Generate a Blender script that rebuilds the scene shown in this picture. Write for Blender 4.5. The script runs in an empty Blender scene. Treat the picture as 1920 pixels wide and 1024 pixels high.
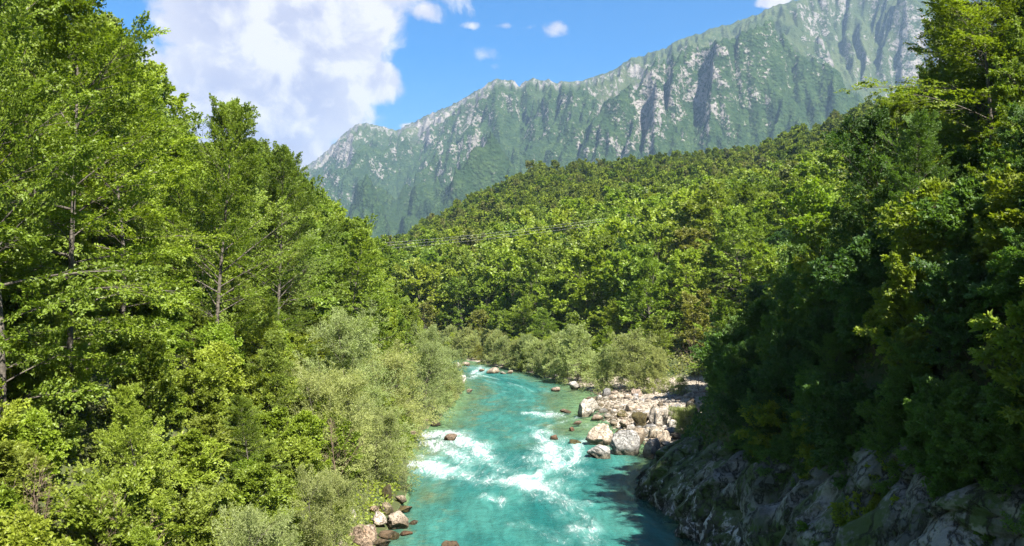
import bpy, math, random
import numpy as np
from mathutils import Vector, Matrix

random.seed(7)
SC = bpy.context.scene
COL = SC.collection
R = math.radians

# ------------------------------------------------------------------ camera
F = 1598.0                      # focal length in pixels of the 1920 wide photograph
CAMH = 15.0
PITCH = math.atan(48.0 / F)
cam_d = bpy.data.cameras.new('camera')
cam_d.sensor_width = 36.0
cam_d.lens = 36.0 * F / 1920.0
cam_d.clip_end = 20000.0
cam_d.clip_start = 0.5
cam = bpy.data.objects.new('camera', cam_d)
COL.objects.link(cam)
cam.location = (0, 0, CAMH)
cam.rotation_euler = (R(90) + PITCH, 0, 0)
SC.camera = cam

# ------------------------------------------------------------------ sun, sky, exposure
SUN_AZ = 60.0                   # degrees the sun stands behind the camera's right hand side
SUN_EL = 47.0
se = R(SUN_EL)
sun_dir = Vector((math.cos(se) * math.cos(R(SUN_AZ)), -math.cos(se) * math.sin(R(SUN_AZ)), math.sin(se)))
sd = bpy.data.lights.new('sun', 'SUN')
sd.energy = 5.0
sd.angle = R(0.5)
sd.color = (1.0, 0.95, 0.87)
sun = bpy.data.objects.new('sun', sd)
COL.objects.link(sun)
sun.rotation_euler = sun_dir.to_track_quat('Z', 'Y').to_euler()

SC.view_settings.view_transform = 'Standard'
SC.view_settings.look = 'None'
SC.view_settings.gamma = 1.0
SC.view_settings.use_curve_mapping = False
SC.view_settings.exposure = 2.0
SC.cycles.use_denoising = True
SC.cycles.denoising_prefilter = 'NONE'
SC.cycles.max_bounces = 8
SC.cycles.diffuse_bounces = 6
SC.cycles.glossy_bounces = 2
SC.cycles.transmission_bounces = 4
SC.cycles.transparent_max_bounces = 6
SC.cycles.volume_bounces = 0
SC.cycles.sample_clamp_indirect = 10.0


class NT:
    """small node tree writer"""
    def __init__(self, tree):
        self.t = tree
        tree.nodes.clear()

    def n(self, kind, **kw):
        nd = self.t.nodes.new(kind)
        for k, v in kw.items():
            setattr(nd, k, v)
        return nd

    def put(self, sock, v):
        if v is None:
            return
        if isinstance(v, bpy.types.NodeSocket):
            self.t.links.new(v, sock)
        elif isinstance(v, (tuple, list)) and len(v) == 3 and sock.type == 'RGBA':
            sock.default_value = (*v, 1)
        else:
            sock.default_value = v

    def math(self, op, a, b=None, c=None, clamp=False):
        nd = self.n('ShaderNodeMath', operation=op, use_clamp=clamp)
        for i, v in enumerate((a, b, c)):
            self.put(nd.inputs[i], v)
        return nd.outputs[0]

    def vmath(self, op, a, b=None, out=0):
        nd = self.n('ShaderNodeVectorMath', operation=op)
        self.put(nd.inputs[0], a)
        if b is not None:
            self.put(nd.inputs[1], b)
        return nd.outputs[out]

    def scale(self, a, s):
        nd = self.n('ShaderNodeVectorMath', operation='SCALE')
        self.put(nd.inputs[0], a)
        self.put(nd.inputs['Scale'], s)
        return nd.outputs[0]

    def mix(self, f, a, b, blend='MIX'):
        nd = self.n('ShaderNodeMix', data_type='RGBA', blend_type=blend)
        self.put(nd.inputs[0], f)
        self.put(nd.inputs[6], a)
        self.put(nd.inputs[7], b)
        return nd.outputs[2]

    def mapr(self, v, a, b, c=0.0, d=1.0, smooth=True):
        nd = self.n('ShaderNodeMapRange')
        nd.interpolation_type = 'SMOOTHSTEP' if smooth else 'LINEAR'
        self.put(nd.inputs[0], v)
        for i, x in enumerate((a, b, c, d)):
            self.put(nd.inputs[i + 1], x)
        return nd.outputs[0]

    def noise(self, vec, scale, detail=4.0, rough=0.55, dist=0.0, lac=2.0):
        nd = self.n('ShaderNodeTexNoise')
        self.put(nd.inputs['Vector'], vec)
        nd.inputs['Scale'].default_value = scale
        nd.inputs['Detail'].default_value = detail
        nd.inputs['Roughness'].default_value = rough
        nd.inputs['Lacunarity'].default_value = lac
        nd.inputs['Distortion'].default_value = dist
        return nd.outputs[0]

    def voro(self, vec, scale, feature='F1', out=0, rnd=1.0):
        nd = self.n('ShaderNodeTexVoronoi', feature=feature)
        self.put(nd.inputs['Vector'], vec)
        nd.inputs['Scale'].default_value = scale
        nd.inputs['Randomness'].default_value = rnd
        return nd.outputs[out]

    def xyz(self, v):
        nd = self.n('ShaderNodeSeparateXYZ')
        self.put(nd.inputs[0], v)
        return nd.outputs

    def comb(self, x, y, z):
        nd = self.n('ShaderNodeCombineXYZ')
        for i, v in enumerate((x, y, z)):
            self.put(nd.inputs[i], v)
        return nd.outputs[0]

    def attr(self, name, out='Fac'):
        return self.n('ShaderNodeAttribute', attribute_name=name).outputs[out]

    def bump(self, h, strength, dist):
        nd = self.n('ShaderNodeBump')
        self.put(nd.inputs['Height'], h)
        nd.inputs['Strength'].default_value = strength
        nd.inputs['Distance'].default_value = dist
        return nd.outputs[0]


def pdir(px, py):
    """world direction of a photograph pixel"""
    v = Vector((px - 960.0, F, 512.0 - py))
    c, s = math.cos(PITCH), math.sin(PITCH)
    v = Vector((v.x, v.y * c - v.z * s, v.y * s + v.z * c))
    return v.normalized()


world = bpy.data.worlds.new('World')
SC.world = world
world.use_nodes = True
w = NT(world.node_tree)
sky = w.n('ShaderNodeTexSky', sky_type='NISHITA')
sky.sun_disc = False
sky.sun_elevation = R(SUN_EL)
sky.sun_rotation = math.atan2(sun_dir.x, sun_dir.y)
sky.altitude = 300
sky.air_density = 1.0
sky.dust_density = 0.25
sky.ozone_density = 2.0
tc = w.n('ShaderNodeTexCoord')
D = tc.outputs['Generated']
DX, DY, DZ = w.xyz(D)
# cumulus: (px, py, rx, ry, weight) of the lobes, as directions of the sky
lobes = [
    (470, 40, 190, 130, 1.0), (620, 60, 150, 110, 1.0), (560, 170, 170, 110, 1.0), (400, 200, 130, 150, 1.0),
    (690, 150, 80, 60, 0.95), (500, 260, 130, 80, 1.0), (360, 330, 220, 120, 0.9), (560, 300, 60, 45, 0.7), (310, 190, 80, 110, 0.9),
    (520, -140, 330, 180, 1.0), (60, 200, 170, 170, 0.9),
    (800, 22, 50, 34, 0.60), (1042, 54, 54, 28, 0.57), (1000, 50, 50, 14, 0.50), (950, 48, 40, 12, 0.44), (880, 48, 36, 12, 0.42), (915, 102, 40, 26, 0.44), (925, 125, 24, 14, 0.42),
    (768, 237, 26, 9, 0.7), (1450, 2, 36, 14, 0.75), (735, 55, 34, 30, 0.5),
    (2300, -300, 380, 160, 0.9), (1500, -700, 300, 130, 0.8), (2700, 150, 240, 130, 0.8),
]
mask = None
for (px, py, rx, ry, wt) in lobes:
    c = pdir(px, py)
    s = F / c.y * 1.0
    ax = w.math('DIVIDE', w.math('SUBTRACT', DX, c.x), rx / F)
    az = w.math('DIVIDE', w.math('SUBTRACT', DZ, c.z), ry / F)
    r2 = w.math('ADD', w.math('MULTIPLY', ax, ax), w.math('MULTIPLY', az, az))
    g = w.math('MULTIPLY', w.math('EXPONENT', w.math('MULTIPLY', r2, -0.9)), wt)
    mask = g if mask is None else w.math('MAXIMUM', mask, g)
front = w.mapr(DY, 0.0, 0.2)
mask = w.math('MULTIPLY', mask, front)
# clouds of the same kind scattered over the rest of the sky
back = w.math('MULTIPLY', w.mapr(w.noise(D, 2.2, 2.0), 0.52, 0.68), w.mapr(DY, 0.25, -0.1))
mask = w.math('MAXIMUM', mask, w.math('MULTIPLY', back, w.mapr(DZ, 0.0, 0.2)))
warp = w.n('ShaderNodeTexNoise')
w.put(warp.inputs['Vector'], D)
warp.inputs['Scale'].default_value = 9.0
warp.inputs['Detail'].default_value = 4.0
Dw = w.vmath('ADD', D, w.scale(w.vmath('SUBTRACT', warp.outputs['Color'], (0.5, 0.5, 0.5)), 0.075))
n1 = w.noise(Dw, 13.0, 8.0, 0.6)
n2 = w.noise(w.vmath('ADD', Dw, (0.012, -0.004, 0.016)), 13.0, 8.0, 0.6)
nl = w.noise(Dw, 5.0, 4.0, 0.5)
nl2 = w.noise(w.vmath('ADD', Dw, (0.02, 0.0, 0.03)), 5.0, 4.0, 0.5)
dens = w.math('ADD', mask, w.math('MULTIPLY', w.math('SUBTRACT', n1, 0.5), 0.95))
alpha = w.mapr(dens, 0.37, 0.58)
relief = w.math('ADD', w.math('MULTIPLY', w.math('SUBTRACT', n1, n2), 2.4), w.math('MULTIPLY', w.math('SUBTRACT', nl, nl2), 4.6))
lit = w.math('ADD', w.mapr(relief, -0.15, 0.42), w.math('MULTIPLY', w.mapr(dens, 1.05, 0.5), 0.5), clamp=True)
ccol = w.mix(lit, (2.8, 2.85, 3.85), (5.1, 4.9, 4.9))
gam = w.n('ShaderNodeHueSaturation')
gam.inputs['Saturation'].default_value = 1.6
gam.inputs['Value'].default_value = 0.82
w.put(gam.inputs['Color'], sky.outputs[0])
skyc = w.mix(1.0, gam.outputs[0], (1.22, 0.98, 1.06), 'MULTIPLY')
mixc = w.mix(alpha, skyc, ccol)
bg = w.n('ShaderNodeBackground')
bg.inputs['Strength'].default_value = 0.05
w.put(bg.inputs['Color'], mixc)
out = w.n('ShaderNodeOutputWorld')
w.t.links.new(bg.outputs[0], out.inputs[0])

# ------------------------------------------------------------------ numpy helpers
def _hash(ix, iy, iz, seed):
    h = (ix.astype(np.int64) * 374761393 + iy.astype(np.int64) * 668265263 + iz.astype(np.int64) * 2147483647 + seed * 974634777) & 0xFFFFFFFF
    h = ((h ^ (h >> 13)) * 1274126177) & 0xFFFFFFFF
    h = ((h ^ (h >> 16)) * 2246822519) & 0xFFFFFFFF
    h = h ^ (h >> 15)
    return h


def noise2(x, y, seed=0):
    """gradient noise, about -1..1"""
    x0 = np.floor(x); y0 = np.floor(y)
    fx = x - x0; fy = y - y0
    u = fx * fx * fx * (fx * (fx * 6 - 15) + 10)
    v = fy * fy * fy * (fy * (fy * 6 - 15) + 10)
    def g(dx, dy):
        a = _hash(x0 + dx, y0 + dy, np.zeros_like(x0), seed) * (2 * np.pi / 4294967296.0)
        return np.cos(a) * (fx - dx) + np.sin(a) * (fy - dy)
    a = g(0, 0) * (1 - u) + g(1, 0) * u
    b = g(0, 1) * (1 - u) + g(1, 1) * u
    return (a * (1 - v) + b * v) * 1.5


def fbm2(x, y, octs=5, seed=0, gain=0.5):
    s = np.zeros_like(x, dtype=float); a = 1.0; t = 0.0
    for i in range(octs):
        s += a * noise2(x * 2.0 ** i + 17.3 * i, y * 2.0 ** i - 9.1 * i, seed + i)
        t += a; a *= gain
    return s / t


def ridged2(x, y, octs=5, seed=0, gain=0.5):
    s = np.zeros_like(x, dtype=float); a = 1.0; t = 0.0; wgt = 1.0
    for i in range(octs):
        n = 1 - np.abs(noise2(x * 2.0 ** i + 5.3 * i, y * 2.0 ** i + 3.7 * i, seed + i)) * 1.3
        n = np.clip(n, 0, 1) ** 2 * wgt
        wgt = np.clip(n * 1.8, 0, 1)
        s += a * n; t += a; a *= gain
    return s / t


def noise3(p, seed=0):
    x, y, z = p[:, 0], p[:, 1], p[:, 2]
    x0, y0, z0 = np.floor(x), np.floor(y), np.floor(z)
    fx, fy, fz = x - x0, y - y0, z - z0
    u, v, q = [f * f * (3 - 2 * f) for f in (fx, fy, fz)]
    r = 0
    for dx in (0, 1):
        for dy in (0, 1):
            for dz in (0, 1):
                h = _hash(x0 + dx, y0 + dy, z0 + dz, seed) / 4294967296.0 * 2 - 1
                r = r + h * (u if dx else 1 - u) * (v if dy else 1 - v) * (q if dz else 1 - q)
    return r


def fbm3(p, octs=4, seed=0):
    s = 0; a = 1.0; t = 0
    for i in range(octs):
        s = s + a * noise3(p * 2.0 ** i + 3.1 * i, seed + i); t += a; a *= 0.5
    return s / t


def smooth(x, a, b):
    t = np.clip((x - a) / (b - a), 0, 1)
    return t * t * (3 - 2 * t)


def norm(v):
    return v / np.maximum(np.linalg.norm(v, axis=-1, keepdims=True), 1e-9)


def make_mesh(name, parts, mats, smooth_shade=False, vattr=None, fattr=None):
    """parts: list of (V, F, material index); faces of one part share their corner count"""
    me = bpy.data.meshes.new(name)
    V = np.concatenate([p[0] for p in parts]).astype(np.float32)
    me.vertices.add(len(V)); me.vertices.foreach_set('co', V.ravel())
    off = 0; loops = []; starts = []; mi = []; ls = 0
    for v, f, m in parts:
        loops.append((f + off).ravel()); k = f.shape[1]
        starts.append(np.arange(len(f)) * k + ls); ls += len(f) * k
        mi.append(np.full(len(f), m)); off += len(v)
    loops = np.concatenate(loops).astype(np.int32); starts = np.concatenate(starts).astype(np.int32); mi = np.concatenate(mi).astype(np.int32)
    me.loops.add(len(loops)); me.loops.foreach_set('vertex_index', loops)
    me.polygons.add(len(starts)); me.polygons.foreach_set('loop_start', starts)
    me.polygons.foreach_set('material_index', mi)
    me.polygons.foreach_set('use_smooth', np.full(len(starts), smooth_shade))
    for m in mats:
        me.materials.append(m)
    for k, a in (vattr or {}).items():
        at = me.attributes.new(k, 'FLOAT', 'POINT'); at.data.foreach_set('value', np.asarray(a, dtype=np.float32))
    for k, a in (fattr or {}).items():
        at = me.attributes.new(k, 'FLOAT', 'FACE'); at.data.foreach_set('value', np.asarray(a, dtype=np.float32))
    me.update(calc_edges=True)
    return me


def grid_faces(n, m):
    i = np.arange(n - 1)[:, None] * m + np.arange(m - 1)[None, :]
    i = i.ravel()
    return np.stack([i, i + m, i + m + 1, i + 1], 1)


def link(name, data, parent=None, **props):
    o = bpy.data.objects.new(name, data)
    COL.objects.link(o)
    if parent is not None:
        o.parent = parent
    for k, v in props.items():
        if v is not None:
            o[k] = v
    return o


# ------------------------------------------------------------------ the valley: shores and ground height
PL = np.array([(-9, -120), (-8, -30), (-7.6, 20), (-7.8, 50), (-7.7, 65), (-9.4, 80), (-10.0, 96), (-8.6, 117), (-8.0, 137), (-11.5, 168), (-16, 188), (-30, 204), (-60, 214), (-120, 222), (-260, 230)], float)
PR = np.array([(16, -120), (15, -30), (13.6, 20), (12.5, 50), (11.4, 60), (10.3, 67), (12.6, 76), (14, 88), (11.5, 104), (12.0, 120), (13.5, 136), (8.7, 154), (4.3, 171), (-4.8, 192), (-15, 219), (-34, 236), (-62, 246), (-120, 254), (-260, 262)], float)


def sdist(poly, x, y):
    """signed distance to a polyline, positive on the land side to the left of its direction"""
    best = np.full(x.shape, 1e18); sg = np.zeros(x.shape)
    for i in range(len(poly) - 1):
        a, b = poly[i], poly[i + 1]
        e = b - a; L2 = e @ e
        t = np.clip(((x - a[0]) * e[0] + (y - a[1]) * e[1]) / L2, 0, 1)
        qx = a[0] + t * e[0]; qy = a[1] + t * e[1]
        d2 = (x - qx) ** 2 + (y - qy) ** 2
        cr = e[0] * (y - a[1]) - e[1] * (x - a[0])
        m = d2 < best - 1e-9
        best = np.where(m, d2, best); sg = np.where(m, np.sign(cr), sg)
    return np.sqrt(best) * sg


BARY = [60, 74, 84, 100, 120, 141, 152, 165, 400]
BARW = [0, 0.0, 5.0, 10.0, 15.0, 18.0, 8.0, 2.0, 2.0]


def ground(x, y, detail=True):
    x = np.asarray(x, float); y = np.asarray(y, float)
    dl = sdist(PL, x, y)
    dr = -sdist(PR, x, y)
    # river bed
    dd = np.minimum(-dl, -dr)
    bed = -np.clip(dd * 0.22, 0, 1.35 + 0.9 * smooth(y, 82, 66) * smooth(x, -5, 0) + .5 * smooth(y, 125, 150))
    bed = bed - 0.25 * np.clip(-dr, 0, 3) * (1 - smooth(y, 78, 88))
    shoal = smooth(y, 84, 97) * (1 - smooth(y, 128, 150)) * smooth(x, 2, 8)
    bed = bed * (1 - 0.72 * shoal)
    # left slope
    l = np.maximum(dl, 0)
    hl = 0.35 * np.minimum(l, 2.5) + 0.86 * np.clip(l - 2.5, 0, 48) + 0.25 * np.clip(l - 50, 0, None)
    # right slope
    bw = np.interp(y, BARY, BARW)
    r = np.maximum(dr, 0)
    q = np.maximum(r - bw, 0)
    cl = 1 - smooth(y, 60, 80)
    ch = np.interp(y, [-40, 20, 40, 52, 64, 74], [11.4, 11.2, 10.0, 6.6, 5.0, 2.0]) * cl
    sl = np.interp(y, [60, 80, 130, 160, 400], [0.82, 0.62, 0.5, 0.42, 0.42])
    az = x / np.maximum(y, 60)
    fx = np.interp(az, [-0.3, -0.2, -0.125, -0.07, 0.02, 0.15, 0.3, 0.42, 0.6], [0.3, 0.35, 0.52, 0.72, 1.0, 1.05, 1.08, 1.3, 1.3])
    fx = 1 + (fx - 1) * smooth(y, 150, 260)
    q2 = np.where(y < 100, np.minimum(q, 18) + (0.5 + 0.5 * smooth(y, 80, 100)) * np.maximum(q - 18, 0), q)
    far = np.interp(q2, [0, 70, 125, 460, 2000], [0, 1.0, 1.10, 1.0, 1.0])
    hr = np.where(q2 < 70, sl * q2, sl * 70 + np.interp(q2, [70, 125, 460, 900], [0, 5, 78, 120])) * fx
    hr = hr + ch * smooth(q, 1.2, 5.2) + 0.09 * np.minimum(r, bw) + 0.1 * np.minimum(r, 1.0)
    drop = smooth(y, 690, 1150)
    hr = hr * (1 - drop) + 35 * drop * smooth(hr, 0, 35)
    h = np.where(dl > 0, hl, np.where(dr > 0, hr, bed))
    if detail:
        amp = np.clip(np.maximum(dl, q) / 8, 0.0, 1.0)
        big = fbm2(x / 38, y / 38, 3, 11)
        h = h + amp * (big * (2.0 + 6.0 * smooth(y, 220, 420)) + fbm2(x / 7, y / 7, 4, 3) * 0.9)
        h = h + fbm2(x / 1.3, y / 1.3, 3, 5) * (0.10 + 0.12 * amp)
    return h


def g1(x, y):
    return float(ground(np.array([x]), np.array([y]))[0])


def at_pixel(px, py, wat=True):
    """the point of ground or water behind a pixel of the photograph"""
    d = pdir(px, py)
    ys = np.concatenate([np.arange(14, 260, 0.25), np.arange(260, 800, 1.0)])
    xs = d.x / d.y * ys; zs = CAMH + d.z / d.y * ys
    gz = ground(xs, ys)
    if wat:
        gz = np.maximum(gz, 0.0)
    k = np.argmax(zs <= gz)
    return float(xs[k]), float(ys[k]), float(gz[k])


def project(x, y, z):
    c, s = math.cos(PITCH), math.sin(PITCH)
    dz = z - CAMH
    fy = y * c + dz * s
    fz = -y * s + dz * c
    return 960 + F * x / fy, 512 - F * fz / fy


# ------------------------------------------------------------------ materials
def new_mat(name):
    m = bpy.data.materials.new(name)
    m.use_nodes = True
    return m, NT(m.node_tree)


def finish(m, t, shader, disp=None):
    o = t.n('ShaderNodeOutputMaterial')
    t.t.links.new(shader, o.inputs['Surface'])
    return m


def principled(t, col, rough=0.8, normal=None, spec=0.3, **kw):
    p = t.n('ShaderNodeBsdfPrincipled')
    t.put(p.inputs['Base Color'], col)
    t.put(p.inputs['Roughness'], rough)
    p.inputs['Specular IOR Level'].default_value = spec
    if normal is not None:
        t.put(p.inputs['Normal'], normal)
    return p.outputs[0]


def leaf_material():
    m, t = new_mat('foliage')
    oc = t.n('ShaderNodeObjectInfo')
    tint = t.attr('tint')
    base = oc.outputs['Color']
    k = t.mapr(tint, 0, 1, 0.62, 1.38, smooth=False)
    c = t.scale(base, k)
    c = t.mix(t.mapr(tint, 0.72, 1.0, 0, 0.35), c, (0.20, 0.20, 0.02))
    dif = t.n('ShaderNodeBsdfPrincipled')
    t.put(dif.inputs['Base Color'], c)
    dif.inputs['Roughness'].default_value = 0.48
    dif.inputs['Specular IOR Level'].default_value = 0.35
    tr = t.n('ShaderNodeBsdfTranslucent')
    t.put(tr.inputs['Color'], t.mix(1.0, c, (1.5, 1.55, 0.55), 'MULTIPLY'))
    mx = t.n('ShaderNodeMixShader')
    mx.inputs[0].default_value = 0.42
    t.t.links.new(dif.outputs[0], mx.inputs[1]); t.t.links.new(tr.outputs[0], mx.inputs[2])
    return finish(m, t, mx.outputs[0])


def bark_material(name, a, b):
    m, t = new_mat(name)
    g = t.n('ShaderNodeNewGeometry').outputs['Position']
    n = t.noise(g, 5.0, 5.0, 0.6)
    return finish(m, t, principled(t, t.mix(t.mapr(n, 0.35, 0.65), a, b), 0.85, t.bump(n, 0.5, 0.05)))


def soil_material():
    m, t = new_mat('soil')
    g = t.n('ShaderNodeNewGeometry')
    P = g.outputs['Position']
    x, y, z = t.xyz(P)
    n = t.noise(P, 0.5, 6.0, 0.62)
    nf = t.noise(P, 4.0, 5.0, 0.6)
    soil = t.mix(t.mapr(n, 0.35, 0.65), (0.055, 0.060, 0.018), (0.030, 0.050, 0.012))
    soil = t.mix(t.mapr(nf, 0.56, 0.72), soil, (0.10, 0.075, 0.04))
    # gravel bar: pale limestone pebbles and sand
    bar = t.attr('bar')
    vo = t.voro(P, 2.6, 'F1', 1)
    vv = t.xyz(vo)[0]
    peb = t.mix(vv, (0.18, 0.155, 0.12), (0.37, 0.33, 0.275))
    sand = t.mix(t.mapr(n, 0.3, 0.7), (0.24, 0.19, 0.135), (0.34, 0.29, 0.225))
    grav = t.mix(t.mapr(nf, 0.42, 0.58), sand, peb)
    # river bed: stones under the water, brown and olive
    bed = t.mix(t.mapr(t.noise(P, 0.7, 5.0, 0.6), 0.38, 0.62), (0.10, 0.085, 0.035), (0.34, 0.29, 0.17))
    bed = t.mix(t.mapr(vv, 0.3, 0.9), bed, (0.27, 0.22, 0.12))
    c = t.mix(bar, soil, grav)
    c = t.mix(t.mapr(z, 0.10, -0.12), c, bed)
    hgt = t.math('ADD', nf, t.math('MULTIPLY', t.voro(P, 2.6), 0.5))
    return finish(m, t, principled(t, c, 0.9, t.bump(hgt, 0.6, 0.15)))


def rock_material(name='limestone', tone=1.0, moss=0.0, scl=1.0):
    m, t = new_mat(name)
    g = t.n('ShaderNodeNewGeometry')
    P = g.outputs['Position']
    x, y, z = t.xyz(P)
    oc = t.n('ShaderNodeObjectInfo').outputs['Color']
    n = t.noise(P, 0.9 * scl, 7.0, 0.62)
    nf = t.noise(P, 6.0 * scl, 6.0, 0.65)
    c = t.mix(t.mapr(n, 0.36, 0.64), (0.17 * tone, 0.16 * tone, 0.145 * tone), (0.33 * tone, 0.31 * tone, 0.28 * tone))
    c = t.mix(t.mapr(nf, 0.50, 0.62, 0, 0.85), c, (0.085, 0.075, 0.055))
    c = t.mix(t.mapr(t.noise(P, 2.4 * scl, 4.0), 0.56, 0.7, 0, 0.5), c, (0.42, 0.33, 0.24))
    # dark wet and lichen crust near the water line
    nz = t.math('ADD', z, t.math('MULTIPLY', t.math('SUBTRACT', nf, 0.5), 1.6))
    c = t.mix(t.mapr(nz, 0.75, 0.25, 0, 0.88), c, (0.055, 0.048, 0.026))
    if moss:
        c = t.mix(t.mapr(t.math('ADD', t.noise(P, 0.8, 5.0), t.math('MULTIPLY', t.noise(P, 5.0, 3.0), 0.25)), 0.62 - 0.12 * moss, 0.74 - 0.12 * moss), c, (0.060, 0.056, 0.022))
    c = t.mix(1.0, c, oc, 'MULTIPLY')
    cr = t.math('ABSOLUTE', t.math('SUBTRACT', t.noise(P, 1.4 * scl, 5.0, 0.6), 0.5))
    c = t.mix(t.mapr(cr, 0.0, 0.016, 0.65, 0.0), c, (0.05, 0.045, 0.035))
    h = t.math('ADD', t.math('MULTIPLY', nf, 0.35), t.math('ADD', n, t.mapr(cr, 0.0, 0.03, 0, 0.35)))
    return finish(m, t, principled(t, c, 0.82, t.bump(h, 0.85, 0.22 / scl), 0.25))


def cliff_material():
    m, t = new_mat('cliff_limestone')
    g = t.n('ShaderNodeNewGeometry')
    P = g.outputs['Position']
    x, y, z = t.xyz(P)
    Pv = t.comb(x, y, t.math('MULTIPLY', z, 0.45))
    n = t.noise(Pv, 0.55, 8.0, 0.62, 0.6)
    nf = t.noise(P, 3.2, 7.0, 0.66)
    nb = t.noise(P, 0.28, 4.0, 0.5)
    c = t.mix(t.mapr(n, 0.36, 0.66), (0.075, 0.08, 0.075), (0.25, 0.25, 0.235))
    c = t.mix(t.mapr(nf, 0.5, 0.64, 0, 0.8), c, (0.06, 0.062, 0.05))
    # washed white patches near the water, black crust between them
    low = t.mapr(z, 4.2, 1.6)
    patch = t.math('MULTIPLY', t.mapr(t.noise(Pv, 1.1, 7.0, 0.68, 0.8), 0.49, 0.56), low)
    c = t.mix(t.math('MULTIPLY', low, 0.82), c, (0.028, 0.026, 0.018))
    c = t.mix(patch, c, (0.45, 0.44, 0.44))
    # moss
    ms = t.mapr(t.math('ADD', t.noise(P, 0.5, 5.0), t.math('MULTIPLY', t.noise(P, 4.0, 3.0), 0.3)), 0.64, 0.74)
    tip = t.math('MULTIPLY', t.mapr(y, 56, 62), t.mapr(z, 0.5, 1.4))
    ms = t.math('MAXIMUM', ms, t.math('MULTIPLY', tip, t.mapr(nf, 0.36, 0.5)))
    c = t.mix(t.math('MULTIPLY', ms, 0.85), c, (0.045, 0.075, 0.012))
    cr = t.math('ABSOLUTE', t.math('SUBTRACT', t.noise(Pv, 0.9, 6.0, 0.6), 0.5))
    c = t.mix(t.mapr(cr, 0.0, 0.03, 0.85, 0), c, (0.02, 0.02, 0.015))
    h = t.math('ADD', t.math('MULTIPLY', nf, 0.4), t.math('ADD', n, t.mapr(cr, 0.0, 0.04, 0, 0.4)))
    return finish(m, t, principled(t, c, 0.8, t.bump(h, 0.9, 0.4), 0.3))


def mountain_material():
    m, t = new_mat('mountain')
    g = t.n('ShaderNodeNewGeometry')
    P = g.outputs['Position']
    x, y, z = t.xyz(P)
    nz = t.xyz(g.outputs['Normal'])[2]
    rockness = t.attr('rock')
    forest = t.attr('wood')
    n = t.noise(P, 0.004, 8.0, 0.62)
    nf = t.noise(P, 0.022, 7.0, 0.68)
    nff = t.noise(P, 0.07, 5.0, 0.7)
    mead = t.mix(t.mapr(n, 0.38, 0.62), (0.036, 0.052, 0.020), (0.062, 0.078, 0.030))
    mead = t.mix(t.mapr(nf, 0.5, 0.62, 0, 0.75), mead, (0.022, 0.042, 0.012))
    vo = t.voro(P, 0.075, 'F1', 0)
    wood = t.mix(t.mapr(nf, 0.4, 0.62), (0.018, 0.038, 0.011), (0.040, 0.066, 0.018))
    wood = t.mix(t.mapr(vo, 0.2, 0.75, 0, 0.6), wood, (0.016, 0.034, 0.008))
    veg = t.mix(forest, mead, wood)
    rock = t.mix(t.mapr(nf, 0.35, 0.65), (0.095, 0.088, 0.08), (0.215, 0.195, 0.175))
    rock = t.mix(t.mapr(nff, 0.52, 0.66, 0, 0.6), rock, (0.13, 0.13, 0.11))
    k = t.math('ADD', rockness, t.math('MULTIPLY', t.math('SUBTRACT', nf, 0.5), 1.5))
    k = t.math('ADD', k, t.math('MULTIPLY', t.math('SUBTRACT', nff, 0.5), 1.7))
    k = t.math('ADD', k, t.math('MULTIPLY', t.math('SUBTRACT', 0.66, nz), 0.95))
    c = t.mix(t.mapr(k, 0.50, 0.62), veg, rock)
    h = t.math('ADD', t.math('MULTIPLY', nf, 24.0), t.math('MULTIPLY', nff, 9.0))
    h = t.math('ADD', h, t.math('MULTIPLY', t.math('MULTIPLY', t.mapr(vo, 0.0, 0.8, 1, 0), forest), 7.0))
    return finish(m, t, principled(t, c, 0.9, t.bump(h, 0.85, 1.0), 0.1))


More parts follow.
